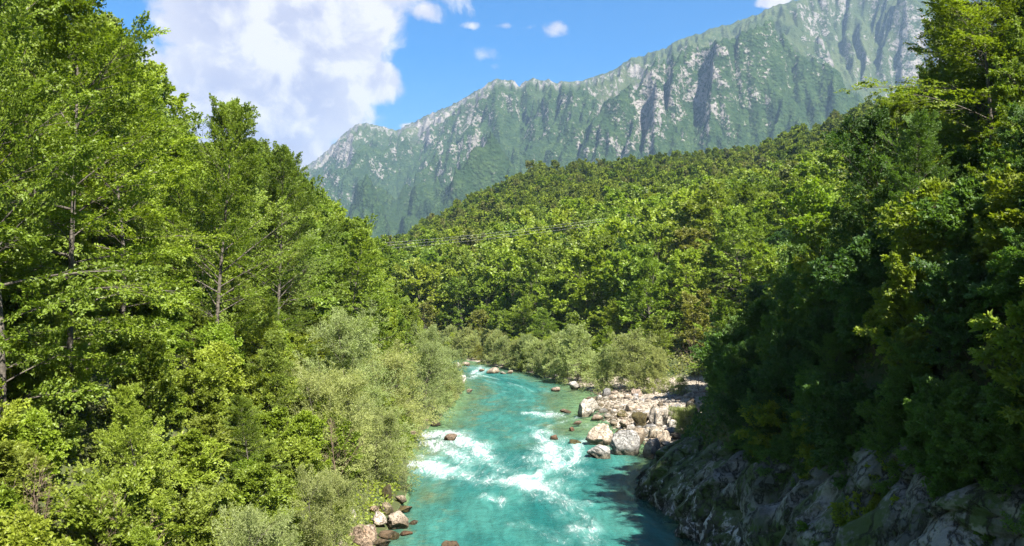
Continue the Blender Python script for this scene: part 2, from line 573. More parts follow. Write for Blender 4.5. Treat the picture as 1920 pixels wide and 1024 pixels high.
def water_material():
    m, t = new_mat('river_water')
    g = t.n('ShaderNodeNewGeometry')
    P = g.outputs['Position']
    depth = t.attr('depth')
    foam = t.attr('foam')
    s = t.attr('flow_along'); q = t.attr('flow_across')
    fl = t.comb(t.math('MULTIPLY', s, 0.30), q, 0.0)
    wn = t.n('ShaderNodeTexNoise')
    t.put(wn.inputs['Vector'], fl)
    wn.inputs['Scale'].default_value = 0.5
    wn.inputs['Detail'].default_value = 4.0
    fw = t.vmath('ADD', fl, t.scale(t.vmath('SUBTRACT', wn.outputs['Color'], (0.5, 0.5, 0.5)), 2.4))
    f1 = t.noise(fw, 0.85, 8.0, 0.66)
    f2 = t.noise(fw, 4.6, 6.0, 0.72)
    fr = t.math('SUBTRACT', 1.0, t.math('MULTIPLY', t.math('ABSOLUTE', t.math('SUBTRACT', f1, 0.52)), 8.0), clamp=True)
    lace = t.math('ADD', t.math('MULTIPLY', fr, 0.42), t.math('MULTIPLY', t.math('SUBTRACT', f2, 0.5), 2.8))
    lace = t.math('ADD', lace, t.math('ADD', t.math('MULTIPLY', t.math('SUBTRACT', f1, 0.5), 1.2), 0.32))
    fm = t.math('ADD', t.math('MULTIPLY', lace, 0.8), t.math('SUBTRACT', t.math('MULTIPLY', foam, 1.05), 0.98))
    fm = t.mapr(fm, 0.03, 0.62, 0, 0.92)
    # milky aerated water around the foam
    milk = t.mapr(t.math('ADD', foam, t.math('MULTIPLY', t.math('SUBTRACT', f1, 0.5), 0.9)), 0.15, 1.0, 0, 0.6)
    big = t.noise(t.scale(fl, 0.22), 1.0, 5.0, 0.6)
    deep = t.mix(t.mapr(big, 0.35, 0.65), (0.010, 0.078, 0.072), (0.032, 0.128, 0.108))
    shal = t.mix(t.mapr(big, 0.35, 0.65), (0.070, 0.118, 0.064), (0.042, 0.128, 0.092))
    col = t.mix(t.mapr(t.math('ADD', depth, t.math('MULTIPLY', t.math('SUBTRACT', big, 0.5), 2.0)), 0.35, 1.7), shal, deep)
    pat = t.noise(t.comb(t.math('MULTIPLY', s, 0.30), t.math('MULTIPLY', q, 0.42), 4.0), 1.0, 6.0, 0.65)
    col = t.mix(t.math('MULTIPLY', t.mapr(pat, 0.50, 0.66), t.mapr(depth, 1.9, 0.8, 0, 0.75)), col, (0.105, 0.115, 0.055))
    col = t.mix(milk, col, (0.21, 0.34, 0.31))
    # streaks of current
    st = t.noise(t.comb(t.math('MULTIPLY', s, 0.22), t.math('MULTIPLY', q, 1.1), 0.0), 1.0, 5.0, 0.6, 0.8)
    col = t.scale(col, t.mapr(st, 0.3, 0.7, 0.78, 1.18))
    rip = t.noise(t.comb(t.math('MULTIPLY', s, 0.9), q, 0.0), 1.5, 6.0, 0.62, 0.5)
    rip2 = t.noise(P, 7.0, 3.0, 0.6)
    hb = t.math('ADD', t.math('MULTIPLY', rip, 0.30), t.math('MULTIPLY', rip2, 0.035))
    hb = t.math('ADD', hb, t.math('MULTIPLY', t.math('MULTIPLY', f1, foam), 0.5))
    nrm = t.bump(hb, 0.75, 1.0)
    dif = t.n('ShaderNodeBsdfDiffuse'); t.put(dif.inputs['Color'], col); t.put(dif.inputs['Normal'], nrm)
    tra = t.n('ShaderNodeBsdfTransparent'); tra.inputs['Color'].default_value = (0.66, 0.93, 0.80, 1)
    body = t.n('ShaderNodeMixShader')
    t.put(body.inputs[0], t.mapr(depth, 0.0, 1.15, 0.10, 1.0, smooth=False))
    t.t.links.new(tra.outputs[0], body.inputs[1]); t.t.links.new(dif.outputs[0], body.inputs[2])
    gl = t.n('ShaderNodeBsdfGlossy'); gl.inputs['Roughness'].default_value = 0.12; t.put(gl.inputs['Normal'], nrm)
    fre = t.n('ShaderNodeFresnel'); fre.inputs['IOR'].default_value = 1.33; t.put(fre.inputs['Normal'], nrm)
    surf = t.n('ShaderNodeMixShader'); t.put(surf.inputs[0], t.math('MULTIPLY', fre.outputs[0], 0.32))
    t.t.links.new(body.outputs[0], surf.inputs[1]); t.t.links.new(gl.outputs[0], surf.inputs[2])
    fo = t.n('ShaderNodeBsdfDiffuse'); t.put(fo.inputs['Color'], (0.36, 0.39, 0.39)); t.put(fo.inputs['Normal'], t.bump(t.math('ADD', f1, f2), 0.8, 0.25))
    fin = t.n('ShaderNodeMixShader'); t.put(fin.inputs[0], fm)
    t.t.links.new(surf.outputs[0], fin.inputs[1]); t.t.links.new(fo.outputs[0], fin.inputs[2])
    return finish(m, t, fin.outputs[0])


M_LEAF = leaf_material()
M_BARK = bark_material('grey_bark', (0.045, 0.038, 0.03), (0.11, 0.095, 0.075))
M_DEAD = bark_material('dead_wood', (0.09, 0.06, 0.04), (0.20, 0.145, 0.10))
M_WIRE = bark_material('aluminium_wire', (0.3, 0.3, 0.3), (0.38, 0.38, 0.38))
M_SOIL = soil_material()
M_ROCK = rock_material('limestone', 1.0)
M_MOSSROCK = rock_material('mossy_limestone', 0.85, 1.0)
M_CLIFF = cliff_material()
M_MOUNT = mountain_material()
M_WATER = water_material()

# ------------------------------------------------------------------ ground sheet
def axis(segs):
    out = []
    for a, b, st in segs:
        out.append(np.arange(a, b, st))
    out.append(np.array([segs[-1][1]]))
    return np.concatenate(out)


gx = axis([(-1800, -400, 70), (-400, -110, 10), (-110, -40, 2.5), (-40, 45, 0.6), (45, 130, 2.5), (130, 420, 8), (420, 1800, 70)])
gy = axis([(-300, -40, 20), (-40, 30, 2.0), (30, 165, 0.6), (165, 260, 1.2), (260, 420, 3.5), (420, 760, 7), (760, 2600, 60)])
GX, GY = np.meshgrid(gx, gy, indexing='ij')
GZ = ground(GX.ravel(), GY.ravel()).reshape(GX.shape)
V = np.stack([GX.ravel(), GY.ravel(), GZ.ravel()], 1)
drr = -sdist(PR, V[:, 0], V[:, 1])
bw = np.interp(V[:, 1], BARY, BARW)
bar = smooth(bw + 1.5 - drr + fbm2(V[:, 0] / 3, V[:, 1] / 3, 3, 21) * 2.5, 0, 2.0) * smooth(V[:, 1], 70, 78) * (drr > -6)
Fg = grid_faces(len(gx), len(gy))[:, ::-1]
me = make_mesh('ground', [(V, Fg, 0)], [M_SOIL], True, {'bar': bar})
link('ground', me, kind='structure')

# ------------------------------------------------------------------ river
secs = np.array([  # left x,y right x,y (the sheet runs in under both banks)
    (-13, -100, 19, -100), (-12, 20, 18, 20), (-12, 50, 16.5, 50), (-12, 66, 15, 66), (-13.5, 80, 19, 80), (-14, 96, 20, 96), (-12.5, 117, 20, 118),
    (-12, 138, 20, 138), (-16, 165, 12, 165), (-22, 182, 4, 190), (-34, 198, -10, 222), (-60, 208, -36, 242), (-120, 216, -118, 262), (-240, 224, -240, 268)], float)
cl = (secs[:, :2] + secs[:, 2:]) / 2
arc = np.concatenate([[0], np.cumsum(np.linalg.norm(np.diff(cl, axis=0), axis=1))])
sa = np.interp(np.concatenate([np.arange(-100, 38, 3.0), np.arange(38, 130, 0.22), np.arange(130, 200, 0.4)]), cl[:9 + 1, 1], arc[:10])
sa = np.concatenate([sa, np.arange(sa[-1] + 1, arc[-1], 1.5)])


def catmull(ts, xs, t):
    out = np.zeros((len(t), xs.shape[1]))
    m = np.gradient(xs, ts, axis=0)
    k = np.clip(np.searchsorted(ts, t, side='right') - 1, 0, len(ts) - 2)
    h = (ts[k + 1] - ts[k])[:, None]; u = ((t - ts[k]) / (ts[k + 1] - ts[k]))[:, None]
    return ((2 * u ** 3 - 3 * u ** 2 + 1) * xs[k] + (u ** 3 - 2 * u ** 2 + u) * h * m[k] + (-2 * u ** 3 + 3 * u ** 2) * xs[k + 1] + (u ** 3 - u ** 2) * h * m[k + 1])


SEC = catmull(arc, secs, sa)
NC = 130
uu = np.linspace(0, 1, NC)
WX = SEC[:, None, 0] * (1 - uu) + SEC[:, None, 2] * uu
WY = SEC[:, None, 1] * (1 - uu) + SEC[:, None, 3] * uu
wx, wy = WX.ravel(), WY.ravel()
flow_s = np.repeat(sa, NC)
wid = np.linalg.norm(SEC[:, :2] - SEC[:, 2:], axis=1)
flow_n = (wid[:, None] * (uu - 0.5)).ravel()
wdepth = -ground(wx, wy)
# rapids: (px, py, half length along the flow in m, half width in m, strength)
RAP = [(800, 832, 2.5, 2.2, 1.0), (845, 818, 3.0, 2.0, .95), (890, 838, 3.0, 1.6, .9), (850, 848, 3.5, 2.6, .7), (800, 858, 2.0, 2.0, .75), (905, 860, 4.5, 1.8, .55), (940, 878, 3, 1.6, .4),
       (790, 880, 2.0, 2.2, .85), (840, 888, 2.2, 2.0, .9), (880, 900, 3, 1.6, .45), (815, 905, 2, 1.6, .4),
       (1030, 778, 3.2, 1.9, .85), (1000, 800, 3.0, 1.4, .5), (1020, 812, 3.5, 1.3, .8), (975, 822, 3, 1.2, .45), (1050, 826, 3, 1.2, .6), (1030, 842, 3.0, 1.6, .85), (1060, 850, 3, 1.8, .75), (1010, 858, 2.8, 1.4, .75),
       (1035, 872, 3, 1.8, .8), (1080, 860, 2.5, 1.4, .55), (975, 880, 2.5, 1.2, .4), (1080, 886, 2.5, 1.2, .6), (930, 898, 2.0, 1.2, .72), (975, 902, 2.0, 1.8, .88), (1010, 912, 2.2, 1.8, .88), (1045, 905, 2.2, 1.6, .6), (1020, 930, 2.2, 1.3, .62),
       (1060, 946, 2.0, 1.0, .6), (915, 932, 1.2, .7, .6), (938, 940, 1.6, .7, .55), (1090, 948, 1.2, .6, .55), (1105, 990, 1.5, .9, .62), (1085, 1000, 1.3, 1.2, .58), (1060, 965, 2.0, 1.0, .4), (1050, 1012, 1.2, .8, .5), (975, 985, 1.2, .7, .42), (1120, 1014, 1.2, .7, .5), (1020, 1000, 1.5, .6, .42),
       (900, 692, 7, 1.6, .72), (885, 703, 5, 1.8, .7), (925, 716, 4, .8, .55), (960, 722, 3, .6, .5), (985, 728, 3, .6, .45), (872, 712, 4, 1.0, .6), (945, 735, 2.5, .6, .4), (980, 750, 1.5, .8, .55), (1020, 733, 3, .5, .5),
       (845, 775, 2.2, .8, .55), (832, 780, 2.5, .7, .4), (1100, 800, 3, 1.2, .45), (1110, 815, 3, 1.0, .4), (1135, 775, 3, 1.2, .42), (1010, 768, 2.5, 1.2, .4), (1180, 880, 1.2, .5, .3), (930, 800, 4, .6, .38), (890, 770, 4, .5, .34)]
foam = np.zeros(len(wx))
for (px, py, a, b, st) in RAP:
    d = pdir(px, py); k = -CAMH / d.z
    cx, cy = d.x * k, d.y * k
    j = np.argmin((wx - cx) ** 2 + (wy - cy) ** 2)
    g = st * np.exp(-(((flow_s - flow_s[j]) / (a * 1.25)) ** 2 + ((flow_n - flow_n[j]) / (b * 1.3)) ** 2) * 0.7)
    foam = np.maximum(foam, g) + 0.12 * g
foam *= 0.72
STREAMS = [
    [(772, 826, 1.0, .8), (800, 818, 1.4, .95), (835, 814, 1.5, 1), (880, 832, 1.3, 1), (905, 852, 1.2, .85), (930, 872, 1.1, .6), (960, 888, 1.0, .45), (1000, 905, 1.0, .5)],
    [(800, 832, 1.2, .9), (850, 850, 1.5, .75), (880, 870, 1.2, .55)],
    [(772, 868, 1.0, .8), (800, 874, 1.2, 1), (840, 884, 1.2, 1), (875, 895, 1.0, .65), (905, 912, .8, .35)],
    [(985, 775, .8, .7), (1030, 777, .9, .8), (1060, 782, .7, .5)],
    [(1085, 782, .6, .5), (1030, 800, .8, .45), (1005, 815, .8, .8), (1030, 835, 1.0, .85), (1035, 855, 1.3, .95), (1045, 875, 1.2, .75), (1010, 892, 1.1, .8), (970, 902, 1.1, 1), (1010, 914, 1.0, .95), (1045, 932, .8, .7), (1085, 952, .6, .5), (1112, 985, .6, .55), (1100, 1015, .6, .5)],
    [(1120, 812, .6, .4), (1080, 838, .9, .75), (1085, 858, .9, .8), (1060, 880, .8, .6), (1090, 888, .6, .5)],
    [(912, 902, .8, .85), (950, 900, .9, .8)], [(905, 931, .5, .6), (945, 938, .6, .65), (935, 950, .5, .4)],
    [(1060, 962, .6, .4), (1100, 945, .5, .6), (1030, 935, .6, .5)], [(1070, 995, .7, .6), (1115, 992, .6, .65)], [(960, 985, .5, .4), (1010, 992, .5, .4)],
    [(905, 686, .9, .6), (885, 700, .9, .8), (935, 712, .6, .4)], [(915, 690, .7, .6), (880, 710, .9, .7)], [(955, 718, .5, .5), (1000, 735, .5, .35)]]
for st_ in STREAMS:
    pts = []
    for (px, py, wd_, sg_) in st_:
        d = pdir(px, py); k = -CAMH / d.z
        j = np.argmin((wx - d.x * k) ** 2 + (wy - d.y * k) ** 2)
        pts.append((flow_s[j], flow_n[j], wd_, sg_))
    for i in range(len(pts) - 1):
        a_, b_ = np.array(pts[i]), np.array(pts[i + 1])
        ex, ey = (b_[0] - a_[0]) * .45, b_[1] - a_[1]
        L2 = ex * ex + ey * ey + 1e-6
        t_ = np.clip((((flow_s - a_[0]) * .45) * ex + (flow_n - a_[1]) * ey) / L2, 0, 1)
        dd_ = np.hypot((flow_s - a_[0]) * .45 - t_ * ex, flow_n - a_[1] - t_ * ey)
        ww = a_[2] + (b_[2] - a_[2]) * t_; ss = a_[3] + (b_[3] - a_[3]) * t_
        foam = np.maximum(foam, ss * np.exp(-(dd_ / ww) ** 2 * 0.8))
foam = np.clip(foam, 0, 1.1)
foam = foam + 0.24 * smooth(wdepth, 0.25, 0.0) * (fbm2(flow_s / 3, flow_n / 1.5, 3, 8) * .5 + .5)
wz = fbm2(flow_s / 3.2, flow_n / 1.9, 4, 31) * (0.05 + 0.34 * foam) + fbm2(flow_s / 0.9, flow_n / 0.8, 3, 41) * (0.02 + 0.16 * foam) + 0.10 * foam
V = np.stack([wx, wy, wz], 1)
me = make_mesh('river', [(V, grid_faces(len(sa), NC), 0)], [M_WATER], True,
               {'depth': np.clip(wdepth, 0, 3), 'foam': foam, 'flow_along': flow_s, 'flow_across': flow_n})
me.flip_normals()
link('river', me, kind='structure')

# ------------------------------------------------------------------ mountain range (a height field seen across the valley)
SKY = np.array([(-400, 420, 7600), (0, 400, 7400), (300, 400, 7200), (480, 365, 7000), (550, 327, 6800), (600, 292, 6500), (640, 252, 6300), (662, 234, 6200), (680, 228, 6150), (705, 234, 6150), (742, 243, 6200), (760, 234, 6000), (790, 219, 5800), (830, 201, 5600), (870, 182, 5350), (905, 160, 5200), (925, 148, 5150), (945, 145, 5100), (965, 149, 5100),
                (974, 160, 5100), (985, 150, 5100), (1000, 143, 5050), (1015, 149, 5050), (1030, 145, 5000), (1045, 153, 5000), (1060, 148, 5000), (1085, 150, 4950), (1110, 141, 4900), (1150, 128, 4800), (1165, 118, 4750), (1185, 106, 4700), (1205, 103, 4700), (1228, 90, 4600), (1250, 88, 4600), (1265, 76, 4500), (1320, 56, 4500), (1350, 46, 4500), (1400, 32, 4500), (1440, 14, 4500), (1470, 2, 4500), (1500, -6, 4500), (1560, -16, 4600), (1650, -26, 4700), (1800, -30, 4800), (2000, 0, 4800), (2400, 120, 4700), (3000, 300, 4600)], float)
spx = np.concatenate([np.linspace(-400, 520, 60), np.arange(524, 1780, 1.8), np.linspace(1785, 3000, 90)])
vv = np.concatenate([np.linspace(-0.35, -0.02, 10), np.linspace(0, 1, 330)])
Yc = np.interp(spx, SKY[:, 0], SKY[:, 2])
pyc = np.interp(spx, SKY[:, 0], SKY[:, 1])
Zc = CAMH + (560 - pyc) / F * Yc
span = np.interp(spx, [-400, 500, 900, 1500, 3000], [4300, 4300, 3500, 2900, 2900])
def mountain_base(x, y, noise_on=True):
    """height of the range before running water has cut it; also rock share and the place across (px) and down (v) the slope"""
    px = 960 + F * x / np.maximum(y, 500)
    yc = np.interp(px, spx, Yc); zc = np.interp(px, spx, Zc); sp = np.interp(px, spx, span)
    v = (yc - y) / sp
    vp = np.clip(v, 0, 1)
    fall = np.where(vp < 0.22, vp / 0.22 * 0.34, 0.34 + (1 - (1 - (vp - 0.22) / 0.78) ** 1.35) * 0.66)
    z = zc * (1 - fall) + 30 * fall
    z = np.where(v < 0, zc * (1 + v * 1.2), z)
    env = smooth(vp, 0.0, 0.18) * (1 - 0.7 * smooth(vp, 0.7, 1.0))
    w1 = fbm2(x / 900, y / 900, 4, 51) * 260
    w2 = fbm2(x / 900 + 9, y / 900 + 4, 4, 52) * 260
    iso2 = ridged2((x + w1) / 1250, (y + w2) / 1500, 6, 85, 0.5)
    iso = ridged2((x + w2) / 480, (y + w1) / 480, 5, 81, 0.5)
    z = z + env * ((iso2 - 0.4) * 560 + (iso - 0.4) * 130) + fbm2(x / 130, y / 130, 4, 88) * 22 * (0.15 + env)
    bz = z / 105 + x / 260 + fbm2(x / 300, y / 300, 3, 93) * 0.9
    z = z + env * (np.abs((bz % 1) - 0.5) - 0.25) * 62
    rockm = 0.30 * smooth(np.abs((bz % 1) - 0.5), 0.30, 0.48) * smooth(fbm2(x / 350, y / 350, 3, 94), -0.2, 0.35)
    pw = px + noise2(x / 260, y / 260, 99) * 11 + noise2(x / 90, y / 90, 98) * 4
    for pts, hh, wide, steep, sd_ in SPURS:
        best = np.full(x.shape, 1e9); side = np.zeros(x.shape); par = np.zeros(x.shape)
        for i in range(len(pts) - 1):
            ax, ay = pts[i][0], pts[i][1] * 900; bx, by = pts[i + 1][0], pts[i + 1][1] * 900
            ex, ey = bx - ax, by - ay; L2 = ex * ex + ey * ey
            tt = np.clip(((pw - ax) * ex + (v * 900 - ay) * ey) / L2, 0, 1)
            d = np.hypot(pw - ax - tt * ex, v * 900 - ay - tt * ey)
            cr = np.sign(ex * (v * 900 - ay) - ey * (pw - ax))
            mm = d < best
            best = np.where(mm, d, best); side = np.where(mm, cr, side); par = np.where(mm, (i + tt) / (len(pts) - 1), par)
        st = side * sd_ > 0
        prof = np.where(st, np.exp(-best / steep), np.exp(-best / wide))
        fade = smooth(vp, 0, 0.14) * (1 - smooth(par, 0.5, 1.0))
        z = z + hh * prof * fade
        rockm = rockm + 0.5 * np.where(st, np.exp(-np.maximum(best - 3, 0) / (steep * 1.2)), np.exp(-best / 10)) * fade
    return z, rockm, px, v


SPURS = [  # points (px, v), height, wide side px, steep side px, side that is steep
    ([(1480, 0.0), (1420, .18), (1400, .30), (1345, .45), (1330, .62)], 330, 130, 20, 1),
    ([(1485, 0.0), (1560, .10), (1640, .18), (1700, .26), (1740, .40)], 330, 150, 18, 1),
    ([(1480, .10), (1540, .26), (1580, .42), (1600, .62)], 260, 120, 30, -1),
    ([(1180, 0.0), (1200, .16), (1215, .34), (1235, .55), (1260, .75)], 220, 95, 28, 1),
    ([(1310, .0), (1290, .14), (1300, .3)], 200, 70, 22, 1),
    ([(985, 0.0), (1030, .18), (1100, .36), (1150, .6)], 200, 110, 40, -1),
    ([(950, 0.0), (935, .10), (900, .26), (860, .5)], 300, 70, 20, 1),
    ([(680, 0.0), (650, .14), (660, .30), (700, .5)], 280, 80, 26, 1),
    ([(800, 0.02), (810, .2), (800, .45)], 130, 60, 30, 1),
]


def erode(H, cell, drops, batches, steps, seed):
    """rain running down a height field cuts gullies and lays down fans"""
    rg = np.random.default_rng(seed)
    nx, ny = H.shape
    Hf = H.ravel() / cell
    lo_, hi_ = Hf - 7.0, Hf + 3.0
    wear = np.zeros(nx * ny)
    for b in range(batches):
        px = rg.uniform(1, nx - 3, drops); py = rg.uniform(1, ny - 3, drops)
        dx = np.zeros(drops); dy = np.zeros(drops); sp = np.ones(drops); wt = np.ones(drops); sed = np.zeros(drops)
        alive = np.ones(drops, bool)
        for k in range(steps):
            ix = px.astype(int); iy = py.astype(int); u = px - ix; v = py - iy
            i0 = ix * ny + iy
            h00 = Hf[i0]; h01 = Hf[i0 + 1]; h10 = Hf[i0 + ny]; h11 = Hf[i0 + ny + 1]
            gx = (h10 - h00) * (1 - v) + (h11 - h01) * v
            gy = (h01 - h00) * (1 - u) + (h11 - h10) * u
            h = h00 * (1 - u) * (1 - v) + h10 * u * (1 - v) + h01 * (1 - u) * v + h11 * u * v
            dx = dx * 0.15 - gx * 0.85; dy = dy * 0.15 - gy * 0.85
            ln = np.hypot(dx, dy) + 1e-9
            dx /= ln; dy /= ln
            qx = np.clip(px + dx, 1, nx - 3); qy = np.clip(py + dy, 1, ny - 3)
            jx = qx.astype(int); jy = qy.astype(int); a = qx - jx; c = qy - jy
            j0 = jx * ny + jy
            hn = Hf[j0] * (1 - a) * (1 - c) + Hf[j0 + ny] * a * (1 - c) + Hf[j0 + 1] * (1 - a) * c + Hf[j0 + ny + 1] * a * c
            dh = hn - h
            cap = np.maximum(-dh, 0.01) * sp * wt * 2.2
            dep = np.where(dh > 0, np.minimum(dh, sed), np.where(sed > cap, (sed - cap) * 0.3, -np.minimum((cap - sed) * 0.26, -dh * 0.5)))
            sed = sed - dep
            dsum = np.zeros(nx * ny)
            for off_, w_ in ((0, (1 - u) * (1 - v)), (ny, u * (1 - v)), (1, (1 - u) * v), (ny + 1, u * v)):
                dsum += np.bincount(i0 + off_, dep * w_, nx * ny)
            Hf = np.clip(Hf + np.clip(dsum, -0.35, 0.35), lo_, hi_)
            wear += np.bincount(i0, np.maximum(-dep, 0), nx * ny)
            sp = np.sqrt(np.clip(sp * sp - dh * 3.0, 0.05, 9)); wt = wt * 0.985
            px, py = qx, qy
    return (Hf * cell).reshape(nx, ny), wear.reshape(nx, ny)


CELL = 15.0
ex_ = np.arange(-2600, 4600, CELL); ey_ = np.arange(1000, 7300, CELL)
EX, EY = np.meshgrid(ex_, ey_, indexing='ij')
H0 = mountain_base(EX, EY)[0]
H1, WEAR = erode(H0, CELL, 9000, 15, 56, 4)
# scree slumps: no slope steeper than rock can hold, softened a little
DH = H1 - H0


def sample(A, x, y):
    u = np.clip((x - ex_[0]) / CELL, 0, len(ex_) - 2.001); v = np.clip((y - ey_[0]) / CELL, 0, len(ey_) - 2.001)
    i = u.astype(int); j = v.astype(int); a = u - i; b = v - j
    return A[i, j] * (1 - a) * (1 - b) + A[i + 1, j] * a * (1 - b) + A[i, j + 1] * (1 - a) * b + A[i + 1, j + 1] * a * b


U, VV = np.meshgrid(np.arange(len(spx)), vv, indexing='ij')
YY = Yc[U] - VV * span[U]
XX = (spx[U] - 960) / F * YY
xs, ys = XX.ravel(), YY.ravel()
Zr, rockm, PXm, v_ = mountain_base(xs, ys)
inside = (xs > ex_[1]) & (xs < ex_[-2]) & (ys > ey_[1]) & (ys < ey_[-2])
VPr = np.clip(VV.ravel(), 0, 1)
Zr = Zr + np.where(inside, sample(DH, xs, ys), 0) * smooth(VPr, 0.0, 0.03)
wear = np.where(inside, sample(np.log1p(WEAR * 3), xs, ys), 0)
Zr += fbm2(xs / 28, ys / 28, 3, 91) * 4.5 + (ridged2(xs / 75, ys / 75, 3, 92) - .4) * 14
lim = CAMH + (560 - np.repeat(pyc, len(vv))) / F * ys - 3 - 70 * VPr + (ridged2(PXm / 16, VPr * 0 + 3, 4, 95) - .75) * (46 - 22 * smooth(PXm, 1250, 1420)) + 230 * smooth(PXm, 1488, 1640)
over = Zr - lim
Zr = np.where(VV.ravel() > 0, Zr - 10 * np.logaddexp(0, over / 10), Zr)
V = np.stack([xs, ys, Zr], 1)
rk = 0.06 + rockm * 0.6 - 0.14 * smooth(PXm, 1150, 1300)
rk += 0.58 * smooth(VPr, 0.32, 0.02) * smooth(PXm, 1300, 1080)       # bare crest cliffs on the left half
rk += 0.22 * smooth(np.abs(VPr - 0.40), 0.22, 0.0) * smooth(PXm, 1150, 1260)  # pale rocky belts on the right
rk += 0.12 * fbm2(xs / 400, ys / 400, 3, 77)
rk -= 0.30 * smooth(VPr, 0.40, 0.75)
rk -= 0.16 * smooth(VPr, 0.16, 0.0) * smooth(PXm, 1250, 1400)
wd = smooth(VPr + 0.16 * fbm2(xs / 300, ys / 300, 4, 78) + 0.10 * smooth(PXm, 1200, 900), 0.24, 0.42)
me = make_mesh('mountain', [(V, grid_faces(len(spx), len(vv)), 0)], [M_MOUNT], True, {'rock': rk, 'wood': wd})
me.flip_normals()
link('mountain', me, kind='structure')
PEAK = float(Zr.max())

# ------------------------------------------------------------------ cliff on the right bank
cy_ = np.concatenate([np.arange(78, 28, -0.16), np.arange(28, -10, -0.8)])
tt_ = np.linspace(0, 1, 90)
CYY, TT = np.meshgrid(cy_, tt_, indexing='ij')
prx = np.interp(CYY, PR[:, 1], PR[:, 0])
ctop = np.interp(CYY, [-10, 20, 34, 44, 52, 60, 66, 72, 78], [12, 11.8, 11.2, 8.8, 7.4, 6.2, 5.4, 3.2, 0.8])
zz_ = -1.6 + (ctop + 1.6) * TT ** 0.95
off = -1.2 + 2.4 * TT + 4.4 * TT ** 4
bulge = fbm2(CYY / 7, zz_ / 6, 3, 101) * 1.5 + (ridged2(CYY / 4.5 + zz_ / 9, zz_ / 7, 4, 111) - 0.45) * 1.7
# blocks: fracture planes, each cell of rock tilted its own way
rgc = np.random.default_rng(12)
NCel = 190
cyc = rgc.uniform(18, 80, NCel); czc = rgc.uniform(-1.5, 12, NCel)
ch_ = rgc.uniform(-.8, .8, NCel); cty = rgc.normal(0, .32, NCel); ctz = rgc.normal(-.1, .30, NCel)
wy_ = CYY + fbm2(CYY / 2.5, zz_ / 2.5, 3, 122) * 1.0 + zz_ * 0.25; wz_ = zz_ + fbm2(CYY / 2.5 + 7, zz_ / 2.5, 3, 123) * 0.8
dist_ = ((wy_[..., None] - cyc) * 1.1) ** 2 + ((wz_[..., None] - czc) * 0.62) ** 2
near = np.argpartition(dist_, 1, axis=-1)[..., :2]
d0 = np.take_along_axis(dist_, near, -1); first = np.argmin(d0, -1)
ci = np.take_along_axis(near, first[..., None], -1)[..., 0]
dmin = np.sqrt(d0.min(-1)); dsec = np.sqrt(d0.max(-1))
facet = ch_[ci] + cty[ci] * (wy_ - cyc[ci]) + ctz[ci] * (wz_ - czc[ci])
crack = smooth(dsec - dmin, 0.22, 0.0)
bulge = bulge * 0.75 + facet * 0.8 - crack * 0.45 + fbm2(CYY / 0.9, zz_ / 0.8, 4, 131) * 0.30
dirx = np.where(CYY > 64, np.cos((CYY - 64) / 14 * 1.5), 1.0)
diry = np.where(CYY > 64, -np.sin((CYY - 64) / 14 * 1.5), 0.0)
X_ = prx + off - bulge * 0.8
Y_ = CYY + fbm2(CYY / 3, zz_ / 3, 3, 141) * 0.7
V = np.stack([X_.ravel(), Y_.ravel(), zz_.ravel() + fbm2(CYY / 2, zz_ / 2, 3, 151).ravel() * 0.5 * TT.ravel()], 1)
me = make_mesh('cliff', [(V, grid_faces(len(cy_), len(tt_)), 0)], [M_CLIFF], True)
link('cliff', me, kind='structure')

# ------------------------------------------------------------------ trees
def tubes(P, Rr, k):
    """P (n,m,3) polylines, Rr (n,m) radii -> verts, faces"""
    n, m, _ = P.shape
    T = norm(np.gradient(P, axis=1))
    ref = np.where(np.abs(T[..., 2:3]) > 0.9, np.array([1.0, 0, 0]), np.array([0, 0, 1.0]))
    A = norm(np.cross(T, ref)); B = np.cross(T, A)
    an = np.arange(k) * 2 * np.pi / k
    V = P[:, :, None, :] + Rr[:, :, None, None] * (A[:, :, None, :] * np.cos(an)[:, None] + B[:, :, None, :] * np.sin(an)[:, None])
    i = np.arange(n)[:, None, None] * m * k + np.arange(m - 1)[None, :, None] * k
    a = np.arange(k)[None, None, :]; b = (a + 1) % k
    Fq = np.stack([i + a, i + b, i + k + b, i + k + a], -1).reshape(-1, 4)
    return V.reshape(-1, 3), Fq


def leaf_quads(P, Dv, N, L, W_):
    Dv = norm(Dv); S = norm(np.cross(Dv, N)); N = np.cross(S, Dv)
    mid = P + Dv * (L * 0.45)[:, None]
    up = N * (W_ * 0.16)[:, None]
    V = np.stack([P, mid + S * (W_ * .5)[:, None] + up, P + Dv * L[:, None], mid - S * (W_ * .5)[:, None] + up], 1).reshape(-1, 3)
    Fq = np.arange(len(P) * 4).reshape(-1, 4)
    return V, Fq


class Tree:
    pass


